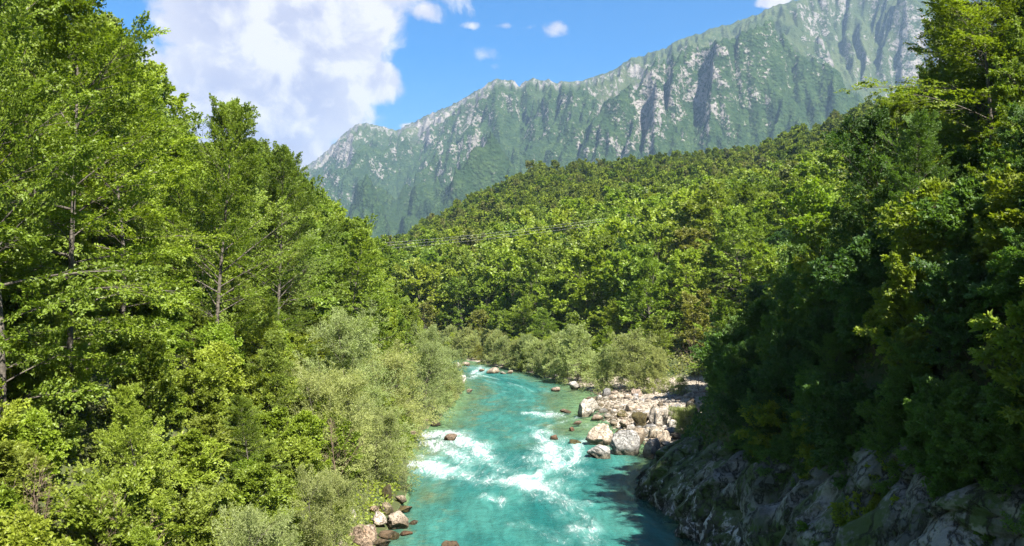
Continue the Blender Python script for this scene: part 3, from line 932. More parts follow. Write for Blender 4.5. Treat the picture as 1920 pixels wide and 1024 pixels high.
def build_tree(seed, H=13, Rad=4.5, h0=0.15, n=(44, 13, 8, 9), leaf=(0.16, 0.10), flat=0.8, up=(10, 62), sag=0.10,
               stems=1, spread=0.0, shape='oval', trunk_r=0.12, bare=False, bark=None, gap=0.35, twig=0.5):
    rg = np.random.default_rng(seed)
    bark = bark or M_BARK
    n1, n2, n3, n4 = n
    # stems
    m = 9
    ts = np.linspace(0, 1, m)
    st = []
    for k in range(stems):
        a = rg.uniform(0, 2 * np.pi); sp = spread * rg.uniform(0.4, 1.0) * H
        hh = H * (1 if k == 0 else rg.uniform(0.7, 1.0))
        wob = rg.normal(0, 0.018 * H, 2)
        px = np.cos(a) * sp * ts ** 0.8 + wob[0] * np.sin(ts * 5); py = np.sin(a) * sp * ts ** 0.8 + wob[1] * np.sin(ts * 4 + 1) - wob[1] * np.sin(1)
        st.append(np.stack([px, py, hh * ts], 1))
    st = np.array(st)
    sr = trunk_r * (H / 13) * (1 - ts * 0.93) ** 0.9 / (stems ** 0.45)
    V0, F0 = tubes(st, np.tile(sr, (stems, 1)), 7)
    # primaries
    i = np.arange(n1)
    t = h0 + (1 - h0) * ((i + rg.uniform(0.1, 0.9, n1)) / n1) ** 0.92 * 0.985
    q = (t - h0) / (1 - h0)
    sid = rg.integers(0, stems, n1)
    ip = t * (m - 1); lo = np.clip(np.floor(ip).astype(int), 0, m - 2); fr = (ip - lo)[:, None]
    P0 = st[sid, lo] * (1 - fr) + st[sid, lo + 1] * fr
    az = i * 2.39996 + rg.normal(0, 0.5, n1)
    if shape == 'oval':
        prof = (1 - q ** 2.4) ** 0.62 * (0.62 + 0.38 * smooth(q, 0, 0.3))
    elif shape == 'cone':
        prof = (1 - q ** 2.3) ** 0.7 * (0.8 + 0.2 * smooth(q, 0, 0.15))
    elif shape == 'dome':
        prof = (1 - q ** 3.0) ** 0.5 * 0.9
    else:
        prof = (0.45 + 0.55 * np.sin(np.pi * np.clip(q * 0.9 + 0.15, 0, 1)))
    L1 = Rad * np.maximum(prof, 0.13) * rg.uniform(1 - gap, 1.12, n1)
    lobe = 1 + 0.16 * np.sin(az * 2 + seed) + 0.12 * np.sin(az * 3 + q * 7 + seed * 2)
    L1 = L1 * lobe
    el = np.radians(up[0] + (up[1] - up[0]) * q ** 1.1 + rg.normal(0, 7, n1))
    D1 = np.stack([np.cos(el) * np.cos(az), np.cos(el) * np.sin(az), np.sin(el)], 1)
    Z = np.array([0, 0, 1.0])

    def curve(P, Dv, L, tt, sg):
        return P + Dv * (L * tt)[..., None] + Z * (-(sg * L * tt ** 2))[..., None]

    t1 = np.linspace(0, 1, 6)
    C1 = curve(P0[:, None], D1[:, None], L1[:, None], t1[None], sag)
    r1 = (0.032 * (L1 / 4))[:, None] * (1 - 0.85 * t1) * (H / 13) ** 0.3
    V1, F1 = tubes(C1, np.maximum(r1, 0.006), 4)
    parts = [(V0, F0, 0), (V1, F1, 0)]

    def children(P, Dv, N, L, cnt, sg, ang, t_lo, lenf, roll):
        nn = len(P)
        tt = t_lo + (1 - t_lo) * (np.arange(cnt) + 0.75) / cnt
        tt = np.tile(tt, (nn, 1)) + rg.normal(0, 0.25 / cnt, (nn, cnt)); tt = np.clip(tt, 0.02, 1.0)
        side = np.where(np.arange(cnt) % 2 == 0, 1.0, -1.0)[None] * np.ones((nn, 1))
        Q = curve(P[:, None], Dv[:, None], L[:, None], tt, sg)
        Dl = norm(Dv[:, None] + Z * (-2 * sg * tt)[..., None])
        S = norm(np.cross(Dl, N[:, None]))
        Nn = np.cross(S, Dl)
        rr = rg.normal(0, roll, (nn, cnt))
        Sr = S * np.cos(rr)[..., None] + Nn * np.sin(rr)[..., None]
        aa = np.radians(ang) * (1 - 0.45 * tt) * rg.uniform(0.8, 1.2, (nn, cnt))
        Dc = Dl * np.cos(aa)[..., None] + Sr * (np.sin(aa) * side)[..., None]
        Lc = lenf(L[:, None], tt) * rg.uniform(0.75, 1.25, (nn, cnt))
        Nc = norm(Nn + rg.normal(0, 0.18, Nn.shape))
        return Q.reshape(-1, 3), norm(Dc).reshape(-1, 3), Nc.reshape(-1, 3), Lc.ravel()

    N1 = norm(Z - D1 * (D1 @ Z)[:, None] + rg.normal(0, 0.12, D1.shape))
    roll = (1 - flat) * 1.6
    P2, D2, N2, L2 = children(P0, D1, N1, L1, n2, sag, 62, 0.14, lambda L, tt: L * 0.50 * (1 - 0.72 * tt) + 0.25 * Rad / 4.5, roll)
    t2 = np.linspace(0, 1, 4)
    C2 = curve(P2[:, None], D2[:, None], L2[:, None], t2[None], sag * 0.6)
    V2, F2 = tubes(C2, np.maximum(0.010 * (1 - 0.7 * t2)[None] * np.ones((len(P2), 1)) * (Rad / 4.5), 0.004), 3)
    parts.append((V2, F2, 0))
    P3, D3, N3, L3 = children(P2, D2, N2, L2, n3, sag * 0.6, 58, 0.12, lambda L, tt: L * 0.34 * (1 - 0.6 * tt) + 0.13 * twig * 2, roll * 0.9)
    if bare:
        t3 = np.linspace(0, 1, 3)
        C3 = curve(P3[:, None], D3[:, None], L3[:, None], t3[None], 0.0)
        V3, F3 = tubes(C3, np.maximum(0.006 * (1 - 0.6 * t3)[None] * np.ones((len(P3), 1)), 0.003), 3)
        parts.append((V3, F3, 0))
    T = Tree(); T.H = H; T.R = Rad
    T.trunk = make_mesh('trunk', parts, [bark], True)
    T.crown = None
    if not bare:
        nn = len(P3)
        a = rg.uniform(0.05, 1.05, (nn, n4))
        sdn = np.where(rg.random((nn, n4)) < 0.5, 1.0, -1.0)
        Pl = P3[:, None] + D3[:, None] * (L3[:, None] * a)[..., None]
        S3 = norm(np.cross(D3, N3))[:, None]
        Dl = D3[:, None] * rg.uniform(0.3, 1.0, (nn, n4))[..., None] + S3 * (sdn * rg.uniform(0.3, 1.1, (nn, n4)))[..., None]
        Dl = Dl + rg.normal(0, 0.22 + (1 - flat) * 0.3, Dl.shape)
        Nl = N3[:, None] + rg.normal(0, 0.30 + (1 - flat) * 0.55, Dl.shape)
        Pl = Pl + rg.normal(0, 0.03, Pl.shape)
        Pl, Dl, Nl = Pl.reshape(-1, 3), Dl.reshape(-1, 3), norm(Nl.reshape(-1, 3))
        sz = rg.uniform(0.65, 1.3, len(Pl))
        VL, FL = leaf_quads(Pl, Dl, Nl, leaf[0] * sz, leaf[1] * sz)
        # hue of the leaves differs from bough to bough and a little from leaf to leaf
        t_b = np.repeat(np.repeat(rg.uniform(0, 1, n1), n2 * n3), n4)
        t_s = np.repeat(np.repeat(rg.uniform(0, 1, n1 * n2), n3), n4)
        tint = np.clip(0.30 * t_b + 0.35 * t_s + 0.35 * rg.random(len(Pl)), 0, 1)
        T.crown = make_mesh('crown', [(VL, FL, 0)], [M_LEAF], False, None, {'tint': tint})
    return T


# near trees: fine leaves
NEAR = {
    'beech': [build_tree(1, 15, 5.0, .10, (46, 13, 8, 14), (.125, .085), .86, (4, 66), .13),
              build_tree(2, 14, 4.6, .08, (44, 13, 8, 14), (.125, .085), .82, (8, 70), .12),
              build_tree(3, 18, 5.8, .10, (52, 13, 8, 14), (.125, .085), .80, (22, 68), .04, shape='cone', gap=.5)],
    'maple': [build_tree(4, 12, 4.6, .10, (34, 13, 8, 14), (.14, .105), .45, (15, 75), .06, stems=2, spread=.12, shape='dome'),
              build_tree(5, 11, 4.2, .08, (32, 13, 8, 14), (.14, .105), .50, (12, 70), .08, stems=2, spread=.10, shape='dome')],
    'ash': [build_tree(6, 12, 3.8, .12, (36, 12, 8, 9), (.20, .075), .55, (25, 70), .16, shape='oval', gap=.5)],
    'willow': [build_tree(7, 9, 4.3, .03, (58, 13, 9, 10), (.15, .038), .30, (14, 74), .10, stems=4, spread=.22, shape='dome', trunk_r=.2, twig=.8),
               build_tree(8, 7, 3.6, .02, (50, 12, 9, 10), (.15, .038), .30, (12, 76), .12, stems=5, spread=.28, shape='dome', trunk_r=.2, twig=.8)],
    'shrub': [build_tree(9, 3.6, 2.4, .02, (30, 11, 7, 9), (.15, .10), .50, (20, 70), .14, stems=4, spread=.3, shape='dome', trunk_r=.2, twig=.35),
              build_tree(10, 3.0, 2.2, .02, (28, 11, 7, 9), (.16, .085), .65, (15, 60), .20, stems=5, spread=.35, shape='dome', trunk_r=.2, twig=.35),
              build_tree(11, 4.2, 2.3, .02, (32, 11, 7, 9), (.16, .11), .40, (30, 80), .10, stems=3, spread=.25, shape='oval', trunk_r=.2, twig=.35)],
}
MID = {
    'beech': [build_tree(21, 14, 5.6, .08, (36, 10, 6, 6), (.32, .20), .72, (8, 72), .08, shape='dome'),
              build_tree(22, 13, 5.2, .08, (34, 10, 6, 6), (.32, .20), .62, (12, 76), .08, stems=2, spread=.10, shape='dome')],
    'maple': [build_tree(24, 12, 4.8, .08, (30, 9, 6, 7), (.34, .25), .40, (15, 75), .06, stems=2, spread=.12, shape='dome'),
              build_tree(25, 11, 4.5, .08, (28, 9, 6, 7), (.34, .25), .45, (12, 70), .08, stems=2, spread=.14, shape='dome')],
    'willow': [build_tree(27, 7, 4.2, .02, (46, 10, 8, 9), (.22, .06), .30, (6, 74), .10, stems=5, spread=.28, shape='dome', trunk_r=.2, twig=.8),
               build_tree(28, 5.5, 3.6, .02, (42, 10, 8, 9), (.22, .06), .30, (4, 76), .12, stems=5, spread=.3, shape='dome', trunk_r=.2, twig=.8)],
}
FAR = {
    'beech': [build_tree(31, 12, 5.6, .06, (24, 7, 5, 5), (.52, .36), .55, (12, 78), .08, stems=3, spread=.12, shape='dome'),
              build_tree(33, 11, 5.2, .06, (22, 7, 5, 5), (.52, .36), .45, (14, 78), .06, stems=2, spread=.16, shape='dome')],
    'maple': [build_tree(34, 11, 5.6, .06, (22, 7, 5, 5), (.56, .40), .35, (15, 78), .06, stems=4, spread=.18, shape='dome')],
}
BARE = [build_tree(41, 4.5, 2.0, .15, (12, 6, 4, 1), up=(40, 80), stems=3, spread=.3, bare=True, bark=M_DEAD, trunk_r=.13, sag=-.05, flat=.3, shape='oval'),
        build_tree(42, 6.0, 2.4, .25, (12, 6, 4, 1), up=(30, 75), stems=2, spread=.35, bare=True, bark=M_DEAD, trunk_r=.13, sag=-.03, flat=.3, shape='oval')]

TINT = {  # base colours of the foliage; 'shade', partly 'dark', put right bank shade into leaves
    'beech': (0.125, 0.180, 0.020), 'maple': (0.150, 0.198, 0.026), 'ash': (0.165, 0.210, 0.030), 'willow': (0.215, 0.250, 0.088), 'shrub': (0.165, 0.210, 0.022),
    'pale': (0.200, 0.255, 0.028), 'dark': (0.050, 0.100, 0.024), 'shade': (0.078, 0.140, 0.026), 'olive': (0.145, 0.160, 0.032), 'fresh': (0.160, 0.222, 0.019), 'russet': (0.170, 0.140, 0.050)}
rp = random.Random(5)
PLANTS = []


def edge_ok(x, y, h, rad):
    '''the shaded right bank wood ends where the boulders come into sight'''
    z = g1(x, y)
    for f_ in (0.15, 0.5, 0.85):
        px, py = project(x, y, z + h * f_)
        if px - rad * F / y < np.interp(py, [300, 440, 500, 560, 640, 700, 780, 800, 830, 900, 960], [1560, 1500, 1430, 1395, 1350, 1330, 1330, 1345, 1380, 1400, 1480]):
            return False
    return True


SKL = [(-400, -500), (0, -330), (230, -130), (285, 20), (320, 130), (338, 245), (352, 285), (470, 270), (500, 285), (560, 345), (640, 392), (700, 455), (735, 500), (790, 600), (850, 665), (1000, 700)]
SKR = [(1000, 395), (1150, 372), (1300, 325), (1480, 308), (1600, 282), (1650, 235), (1690, 175), (1745, 150), (1752, 95), (1800, 50), (1835, -30), (1900, -200), (2300, -700)]


def fit_sky(x, y, h, table, wide=4.0):
    '''lower a tree so that its top and shoulders stay under the wooded skyline'''
    z = g1(x, y); best = h
    for ox, fr in ((0, 1.0), (-wide * .6, .78), (wide * .6, .78)):
        px, _ = project(x + ox, y, z + h)
        lim = np.interp(px, [t[0] for t in table], [t[1] for t in table])
        d = pdir(px, lim)
        zmax = CAMH + d.z / d.y * y
        best = min(best, (zmax - z) / fr)
    return best


def plant(name, T, x, y, scale, tint, label, cat, group, rot=None, z=None, lean=0.0, squash=1.0):
    if z is None:
        z = g1(x, y) - 0.15
    r = link(name, None, label=label, category=cat, group=group)
    r.empty_display_size = 0.5
    r.location = (x, y, z)
    r.rotation_euler = (rp.gauss(0, .03), lean, rp.uniform(0, 6.28) if rot is None else rot)
    r.scale = (scale * squash, scale * squash, scale)
    link('trunk' if T.crown or T.H > 5 else 'stem', T.trunk, r)
    if T.crown:
        c = link('crown', T.crown, r)
        j = rp.uniform(0.86, 1.14); h = rp.uniform(-.07, .07)
        c.color = (tint[0] * j * (1 + h), tint[1] * j, tint[2] * j * (1 - h), 1)
    PLANTS.append((x, y, r))
    return r


def scatter(region, spacing, tries, seed, x0, x1, y0, y1, taken=()):
    rg = np.random.default_rng(seed)
    xs_ = rg.uniform(x0, x1, tries); ys_ = rg.uniform(y0, y1, tries)
    dl = sdist(PL, xs_, ys_); dr = -sdist(PR, xs_, ys_)
    q = dr - np.interp(ys_, BARY, BARW)
    ok = region(xs_, ys_, dl, dr, q)
    idx = np.nonzero(ok)[0]
    keep = []; kx = [t[0] for t in taken]; ky = [t[1] for t in taken]
    kxa = np.zeros(len(idx) + len(kx)); kya = np.zeros(len(idx) + len(kx)); c = len(kx)
    kxa[:c] = kx; kya[:c] = ky
    sp = spacing(xs_, ys_)
    for i in idx:
        if c and np.min((kxa[:c] - xs_[i]) ** 2 + (kya[:c] - ys_[i]) ** 2) < sp[i] ** 2:
            continue
        kxa[c] = xs_[i]; kya[c] = ys_[i]; c += 1
        keep.append((float(xs_[i]), float(ys_[i]), float(dl[i]), float(dr[i]), float(q[i])))
    return keep


def in_view(x, y, h=14, pad=150):
    if y < 8:
        return False
    z = g1(x, y)
    px, py = project(x, y, z)
    px2, py2 = project(x, y, z + h)
    w_ = 5 * F / y
    return px + w_ > -pad * .2 and px - w_ < 1920 + pad and py2 < 1060


# --- trees that the photograph singles out
def by_top(px, py, y, H):
    """ground spot at depth y below a crown top seen at px, py and the height it needs"""
    d = pdir(px, py)
    x = d.x / d.y * y; zt = CAMH + d.z / d.y * y
    return x, y, (zt - g1(x, y)) / H


hero = []
def hero_tree(px, py, y, kind, idx, tint, label, name, cat='tree', group=None, squash=1.0, rot=None):
    T = NEAR[kind][idx]
    x, yy, s = by_top(px, py, y, T.H * 1.02)
    hero.append((x, yy))
    return plant(name, T, x, yy, s, tint, label, cat, group, squash=squash, rot=rot)


hero_tree(408, 188, 60, 'beech', 2, TINT['beech'], 'tall dark green beech standing out against the big cloud, left slope', 'beech_tree', squash=.95)
hero_tree(520, 275, 80, 'beech', 2, TINT['beech'], 'pointed beech just right of the tallest cloud-backed beech', 'beech_tree')
hero_tree(150, -90, 40, 'beech', 0, TINT['fresh'], 'huge beech cut by the top left corner with boughs reaching over the sky', 'beech_tree', squash=.82)
hero_tree(20, -160, 34, 'beech', 1, TINT['beech'], 'huge beech at the far left edge of the picture behind layered boughs', 'beech_tree', squash=.75)
hero_tree(235, 60, 52, 'beech', 1, TINT['fresh'], 'bright beech below the overhanging boughs at upper left', 'beech_tree', squash=.9)
hero_tree(40, 415, 40, 'maple', 0, TINT['pale'], 'pale yellow-green maple at the left edge, halfway up the picture', 'maple_tree', squash=.8)
hero_tree(672, 598, 70, 'willow', 0, TINT['willow'], 'largest grey-green willow leaning over the left shore by the rapids', 'willow_tree', 'willow')
hero_tree(628, 690, 60, 'willow', 1, TINT['willow'], 'grey-green willow in front of the largest left bank willow', 'willow_tree', 'willow')
hero_tree(790, 622, 104, 'willow', 0, TINT['willow'], 'grey-green willow on the left shore just upstream of the rapids', 'willow_tree', 'willow', squash=.9)
hero_tree(745, 655, 88, 'willow', 1, TINT['willow'], 'grey-green willow between the two tallest willows of the left shore', 'willow_tree', 'willow')
hero_tree(828, 648, 128, 'willow', 1, TINT['willow'], 'willow farthest upstream on the left shore, above pale boulders', 'willow_tree', 'willow')
hero_tree(715, 760, 66, 'willow', 1, TINT['willow'], 'low willow overhanging the foaming water on the left', 'willow_tree', 'willow')
hero_tree(600, 880, 44, 'willow', 1, TINT['willow'], 'grey-green willow at the bottom edge above the near left boulders', 'willow_tree', 'willow', squash=.8)
hero_tree(470, 950, 34, 'willow', 1, TINT['willow'], 'low willow at the bottom edge left of the near boulders', 'willow_tree', 'willow', squash=.8)
hero_tree(1850, -120, 44, 'beech', 0, TINT['fresh'], 'huge sunlit beech cut by the top right corner', 'beech_tree', squash=1.1)
hero_tree(1790, 40, 56, 'maple', 0, TINT['beech'], 'tall sunlit maple reaching out left below the top right corner', 'maple_tree', squash=.95)
hero_tree(1730, 160, 66, 'beech', 1, TINT['fresh'], 'bright beech crown outlined against the shaded mountain wall', 'beech_tree')
hero_tree(1655, 262, 78, 'maple', 1, TINT['pale'], 'yellow-green maple left of the tall trees at upper right', 'maple_tree')
hero_tree(1930, 60, 38, 'maple', 1, TINT['beech'], 'maple at the right edge of the picture, high up', 'maple_tree', squash=.9)

# --- left slope
left = scatter(lambda x, y, dl, dr, q: (dl > 4.5) & (dl < 46) & (y < 200), lambda x, y: np.interp(y, [15, 60, 200], [4.4, 4.8, 5.4]), 9000, 3, -75, 0, 14, 205, hero)
for (x, y, dl, dr, q) in left:
    if not in_view(x, y) or dl > 22 + y * .18:
        continue
    if y < 24:
        continue
    hi = dl > 14
    species = rp.choices(['beech', 'maple', 'ash'], [5, 3, 2])[0] if hi else rp.choices(['beech', 'maple', 'ash', 'shrub'], [2, 3, 3, 3])[0]
    tone = rp.choice([species, species, 'fresh', 'pale', 'ash' if not hi else 'fresh'])
    if hi:
        tone = rp.choice([species, 'beech', 'fresh', 'fresh'])
    lod = NEAR if y < 95 else MID
    if species not in lod:
        species2 = 'maple'
    else:
        species2 = species
    T = rp.choice(lod[species2])
    hgt = (rp.uniform(11, 15.5) if hi else rp.uniform(5.5, 9.5)) * np.interp(dl, [4, 8], [.72, 1]) * np.interp(y, [24, 50], [.8, 1])
    if species2 == 'shrub':
        hgt = rp.uniform(3, 4.8)
    hgt = min(hgt, fit_sky(x, y, hgt, SKL))
    if y < 47:
        lim_ = pdir(300, np.interp(y, [24, 36, 47], [860, 700, 540]))
        hgt = min(hgt, CAMH + lim_.z / lim_.y * y - g1(x, y) + rp.uniform(-.5, .8))
    if hgt < 2.2:
        continue
    zone = ('high on the left slope under the cloud' if y < 75 and hi else 'on the left slope beyond the tall cloud-backed beech' if hi and y < 130 else 'where the left slope runs down to the river bend' if hi
            else 'low on the left slope near the camera' if y < 55 else 'behind the left bank willows' if y < 130 else 'low on the left slope towards the river bend')
    word = {'beech': 'beech', 'maple': 'maple', 'ash': 'ash', 'shrub': 'hazel bush'}[species]
    lab = {'fresh': 'vivid green', 'pale': 'pale yellow-green', 'olive': 'olive green', 'beech': 'deep green', 'maple': 'mid green', 'ash': 'feathery green', 'shrub': 'fresh green'}[tone] + ' ' + word + ' ' + zone
    nm = {'beech': 'beech_tree', 'maple': 'maple_tree', 'ash': 'ash_tree', 'shrub': 'hazel_bush'}[species]
    plant(nm, T, x, y, hgt / T.H, TINT[tone], lab, 'bush' if species == 'shrub' else 'tree', 'trees ' + zone if species != 'shrub' else 'bushes ' + zone)

# left bank undergrowth
und = scatter(lambda x, y, dl, dr, q: (dl > .3) & (dl < 24) & (y < 175), lambda x, y: np.interp(y, [15, 60, 200], [2.1, 2.4, 3.6]), 9000, 4, -50, 0, 18, 180, [h for h in hero if h[0] < 0 and h[1] > 200])
for (x, y, dl, dr, q) in und:
    if not in_view(x, y, 3):
        continue
    if dl > 16 and y > 75 or y > 110 and dl > 4:
        continue
    T = rp.choice(NEAR['shrub'])
    wil = dl < 3.2 and y > 92
    tone = rp.choice(['shrub', 'shrub', 'pale', 'fresh', 'fresh', 'ash'])
    if wil:
        T = NEAR['willow'][1]; tone = 'willow'
    if y < 70 and dl < 2.6:
        continue
    s = rp.uniform(.55, 1.05) if not wil else rp.uniform(.28, .45)
    if y < 58 and dl < 5:
        s *= .6
    zone = 'at the foot of the left slope near the camera' if y < 55 else 'on the left bank beside the rapids' if y < 95 else 'on the left bank towards the river bend'
    lab = ('low grey willow bush ' if wil else {'shrub': 'fresh green hazel bush ', 'pale': 'pale yellow-green hazel bush ', 'fresh': 'vivid green hazel bush ', 'olive': 'olive green hazel bush ', 'ash': 'light green hazel bush '}[tone]) + zone
    plant('willow_bush' if wil else 'hazel_bush', T, x, y, s, TINT[tone], lab, 'bush', ('willow bushes ' if wil else 'bushes ') + zone)

# --- right slope, near and shaded
right = scatter(lambda x, y, dl, dr, q: (q > 2.2) & (y < 112) & (x < 75), lambda x, y: np.interp(y, [-20, 60, 110], [5.2, 4.6, 4.8]), 7000, 13, 8, 75, -22, 112, hero)
for (x, y, dl, dr, q) in right:
    vis = in_view(x, y, 14, 100)
    cast = q < 26 and y > -22
    if not vis and not cast:
        continue
    species = rp.choices(['beech', 'maple'], [5, 4])[0]
    T = rp.choice(NEAR[species] if y < 95 else MID[species])
    hgt = rp.uniform(10, 14.5) * np.interp(q, [2, 4, 10], [.42, .58, 1])
    if vis:
        hgt = min(hgt, fit_sky(x, y, hgt, SKR))
        if hgt < 3 or not edge_ok(x, y, hgt, 3.4 * hgt / 12):
            continue
    if q > 5 and y < 36:
        hgt *= .66
    tone = rp.choice(['beech', 'beech', 'fresh', 'maple', 'dark']) if q > 11 else rp.choice(['shade', 'shade', 'dark', 'beech'])  # trees low above the cliff get leaf colour darkened to deepen their shade
    zone = 'in deep shade above the cliff' if q < 12 else 'high on the right slope' if y < 75 else 'on the right slope beyond the cliff'
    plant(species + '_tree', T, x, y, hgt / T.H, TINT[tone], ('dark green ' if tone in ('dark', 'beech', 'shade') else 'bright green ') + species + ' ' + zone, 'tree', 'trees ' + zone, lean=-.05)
und = scatter(lambda x, y, dl, dr, q: (q > 1.2) & (q < 12) & (y < 96), lambda x, y: np.full(x.shape, 1.6), 12000, 14, 8, 40, 13, 96, [])
for (x, y, dl, dr, q) in und:
    if not in_view(x, y, 3):
        continue
    T = rp.choice(NEAR['shrub'])
    if not edge_ok(x, y, 2.5, 1.2):
        continue
    zone = 'hanging over the shaded cliff' if y < 66 else 'above the boulders beside the cliff tip'
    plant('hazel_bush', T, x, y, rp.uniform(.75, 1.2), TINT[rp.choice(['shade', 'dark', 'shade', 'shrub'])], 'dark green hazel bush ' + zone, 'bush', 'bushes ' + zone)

for k_, (x, y, z, s_, lab) in enumerate([(15.6, 43.5, 3.6, .85, 'dark bush hanging in the cleft between the two grey rock faces, lower down'), (15.2, 46.5, 4.6, .8, 'dark bush on the ledge left of the cleft in the cliff'), (16.4, 41.5, 5.6, .9, 'dark bush at the head of the cleft in the cliff'),
                           (15.9, 45.0, 6.4, .8, 'dark bush on the cliff brow above the cleft'), (14.9, 49.5, 5.6, .7, 'small dark bush on the cliff brow towards the tip'), (15.9, 37.0, 4.0, .55, 'small dark bush on the rightmost grey rock face'),
                           (14.6, 44.5, 1.8, .55, 'lowest dark bush on the cliff, near the water'), (17.2, 38.5, 8.2, .9, 'dark bush drooping over the rightmost grey rock face'), (16.6, 35.0, 8.6, .8, 'dark bush over the cliff at the lower right'), (16.0, 31.5, 8.8, .8, 'dark bush over the cliff in the bottom right corner')]):
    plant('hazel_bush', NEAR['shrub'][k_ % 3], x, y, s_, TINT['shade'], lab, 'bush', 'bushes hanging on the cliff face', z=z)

for k_ in range(34):
    y = rp.uniform(20, 60)
    if 34 < y < 41 and k_ % 3:
        continue
    tz_ = np.interp(y, [20, 34, 44, 52, 60], [10.6, 10.0, 7.6, 6.4, 5.2]) + rp.uniform(-1.4, .4)
    x = float(np.interp(y, PR[:, 1], PR[:, 0])) + rp.uniform(2.2, 3.4)
    if not edge_ok(x, y, 2.0, .6) and y > 50:
        continue
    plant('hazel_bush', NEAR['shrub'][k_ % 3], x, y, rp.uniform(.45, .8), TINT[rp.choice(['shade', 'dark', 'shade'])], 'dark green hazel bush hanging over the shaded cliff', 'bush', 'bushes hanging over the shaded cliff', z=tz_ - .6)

# --- willows along the right shore and the bar
RW = [(1085, 632, 150, 1.0, 'rounded grey-green willow mid way along the far right shore'), (1190, 636, 134, 1.05, 'largest willow of the right shore, behind the gravel bar'),
      (1130, 668, 138, .8, 'low willow between the two tallest right shore willows'), (1040, 640, 162, 1.0, 'grey-green willow on the right shore behind pale boulders'), (980, 640, 178, .9, 'willow on the right shore above the upper rapids'),
      (930, 632, 195, .9, 'willow nearest the river bend on the right shore'), (880, 625, 214, .95, 'small willow at the river bend, right shore'), (1225, 668, 128, .7, 'willow at the back of the gravel bar beside bare earth'),
      (1010, 668, 168, .7, 'low willow behind the large pale boulder upstream'), (845, 622, 232, .9, 'willow seen at the very bend of the river')]
for (px, py, y, sq, lab) in RW:
    T = MID['willow'][rp.randrange(2)]
    x, yy, s = by_top(px, py, y, T.H * 1.0)
    hero.append((x, yy))
    plant('willow_tree', T, x, yy, max(s, .7), TINT['willow'], lab, 'willow', 'willows of the right shore', squash=sq)
lw = scatter(lambda x, y, dl, dr, q: (q > -1.0) & (q < 4) & (y > 148) & (y < 246) & (x > -45), lambda x, y: np.interp(y, [148, 240], [3.2, 4.4]), 4000, 44, -45, 22, 148, 246, [])
for (x, y, dl, dr, q) in lw:
    T = MID['willow'][rp.randrange(2)]
    plant('willow_bush', T, x, y, rp.uniform(.5, .85), TINT[rp.choice(['willow', 'willow', 'olive', 'pale'])], 'grey willow bush on the far right shore', 'bush', 'willow bushes of the far right shore')
for (px, py, s, lab) in [(1275, 742, .40, 'small grey-green willow bush on the gravel bar near the dark rock'), (1285, 815, .42, 'low willow bush between the pale boulders and the cliff tip'), (1268, 800, .32, 'small light green willow bush behind the pale boulders')]:
    x, y, z = at_pixel(px, py)
    plant('willow_bush', NEAR['willow'][1], x, y, s, TINT['willow'], lab, 'bush', None, z=z - .1)

# --- right side forest beyond the bar, individual trees
mid = scatter(lambda x, y, dl, dr, q: (q > 2.5) & (q < 150) & (y >= 105) & (y < 345), lambda x, y: np.interp(y, [105, 200, 340], [6.0, 8.0, 10.5]), 16000, 23, -120, 150, 105, 345, hero)
cnt = {}
for (x, y, dl, dr, q) in mid:
    px, py = project(x, y, g1(x, y) + 8)
    if px < 690 or px > 1960 or y > 345:
        continue
    species = rp.choices(['beech', 'maple'], [5, 5])[0]
    T = rp.choice(MID[species] if y < 215 else FAR[species])
    low = q < 12
    hgt = rp.uniform(7, 11) if low else rp.uniform(12, 19)
    hgt = min(hgt, fit_sky(x, y, hgt, SKR))
    if hgt < 4:
        continue
    tone = rp.choices(['beech', 'maple', 'fresh', 'pale', 'olive', 'dark', 'russet'], [4, 4, 5, 3, 1, 1, .1])[0]
    zone = ('just behind the gravel bar' if y < 150 and low else 'on the right slope behind the gravel bar' if y < 170 else 'behind the right shore willows' if low else 'on the wooded hillside above the river bend' if px < 1100 else 'on the wooded hillside right of the river bend')
    cw = {'beech': 'deep green', 'maple': 'mid green', 'fresh': 'vivid green', 'pale': 'pale yellow-green', 'olive': 'olive', 'dark': 'dark green', 'russet': 'brownish'}[tone]
    key = species
    cnt[key] = cnt.get(key, 0) + 1
    plant(species + '_tree', T, x, y, hgt / T.H, TINT[tone], cw + ' ' + species + ' ' + zone, 'tree', 'trees ' + zone, squash=1.15)

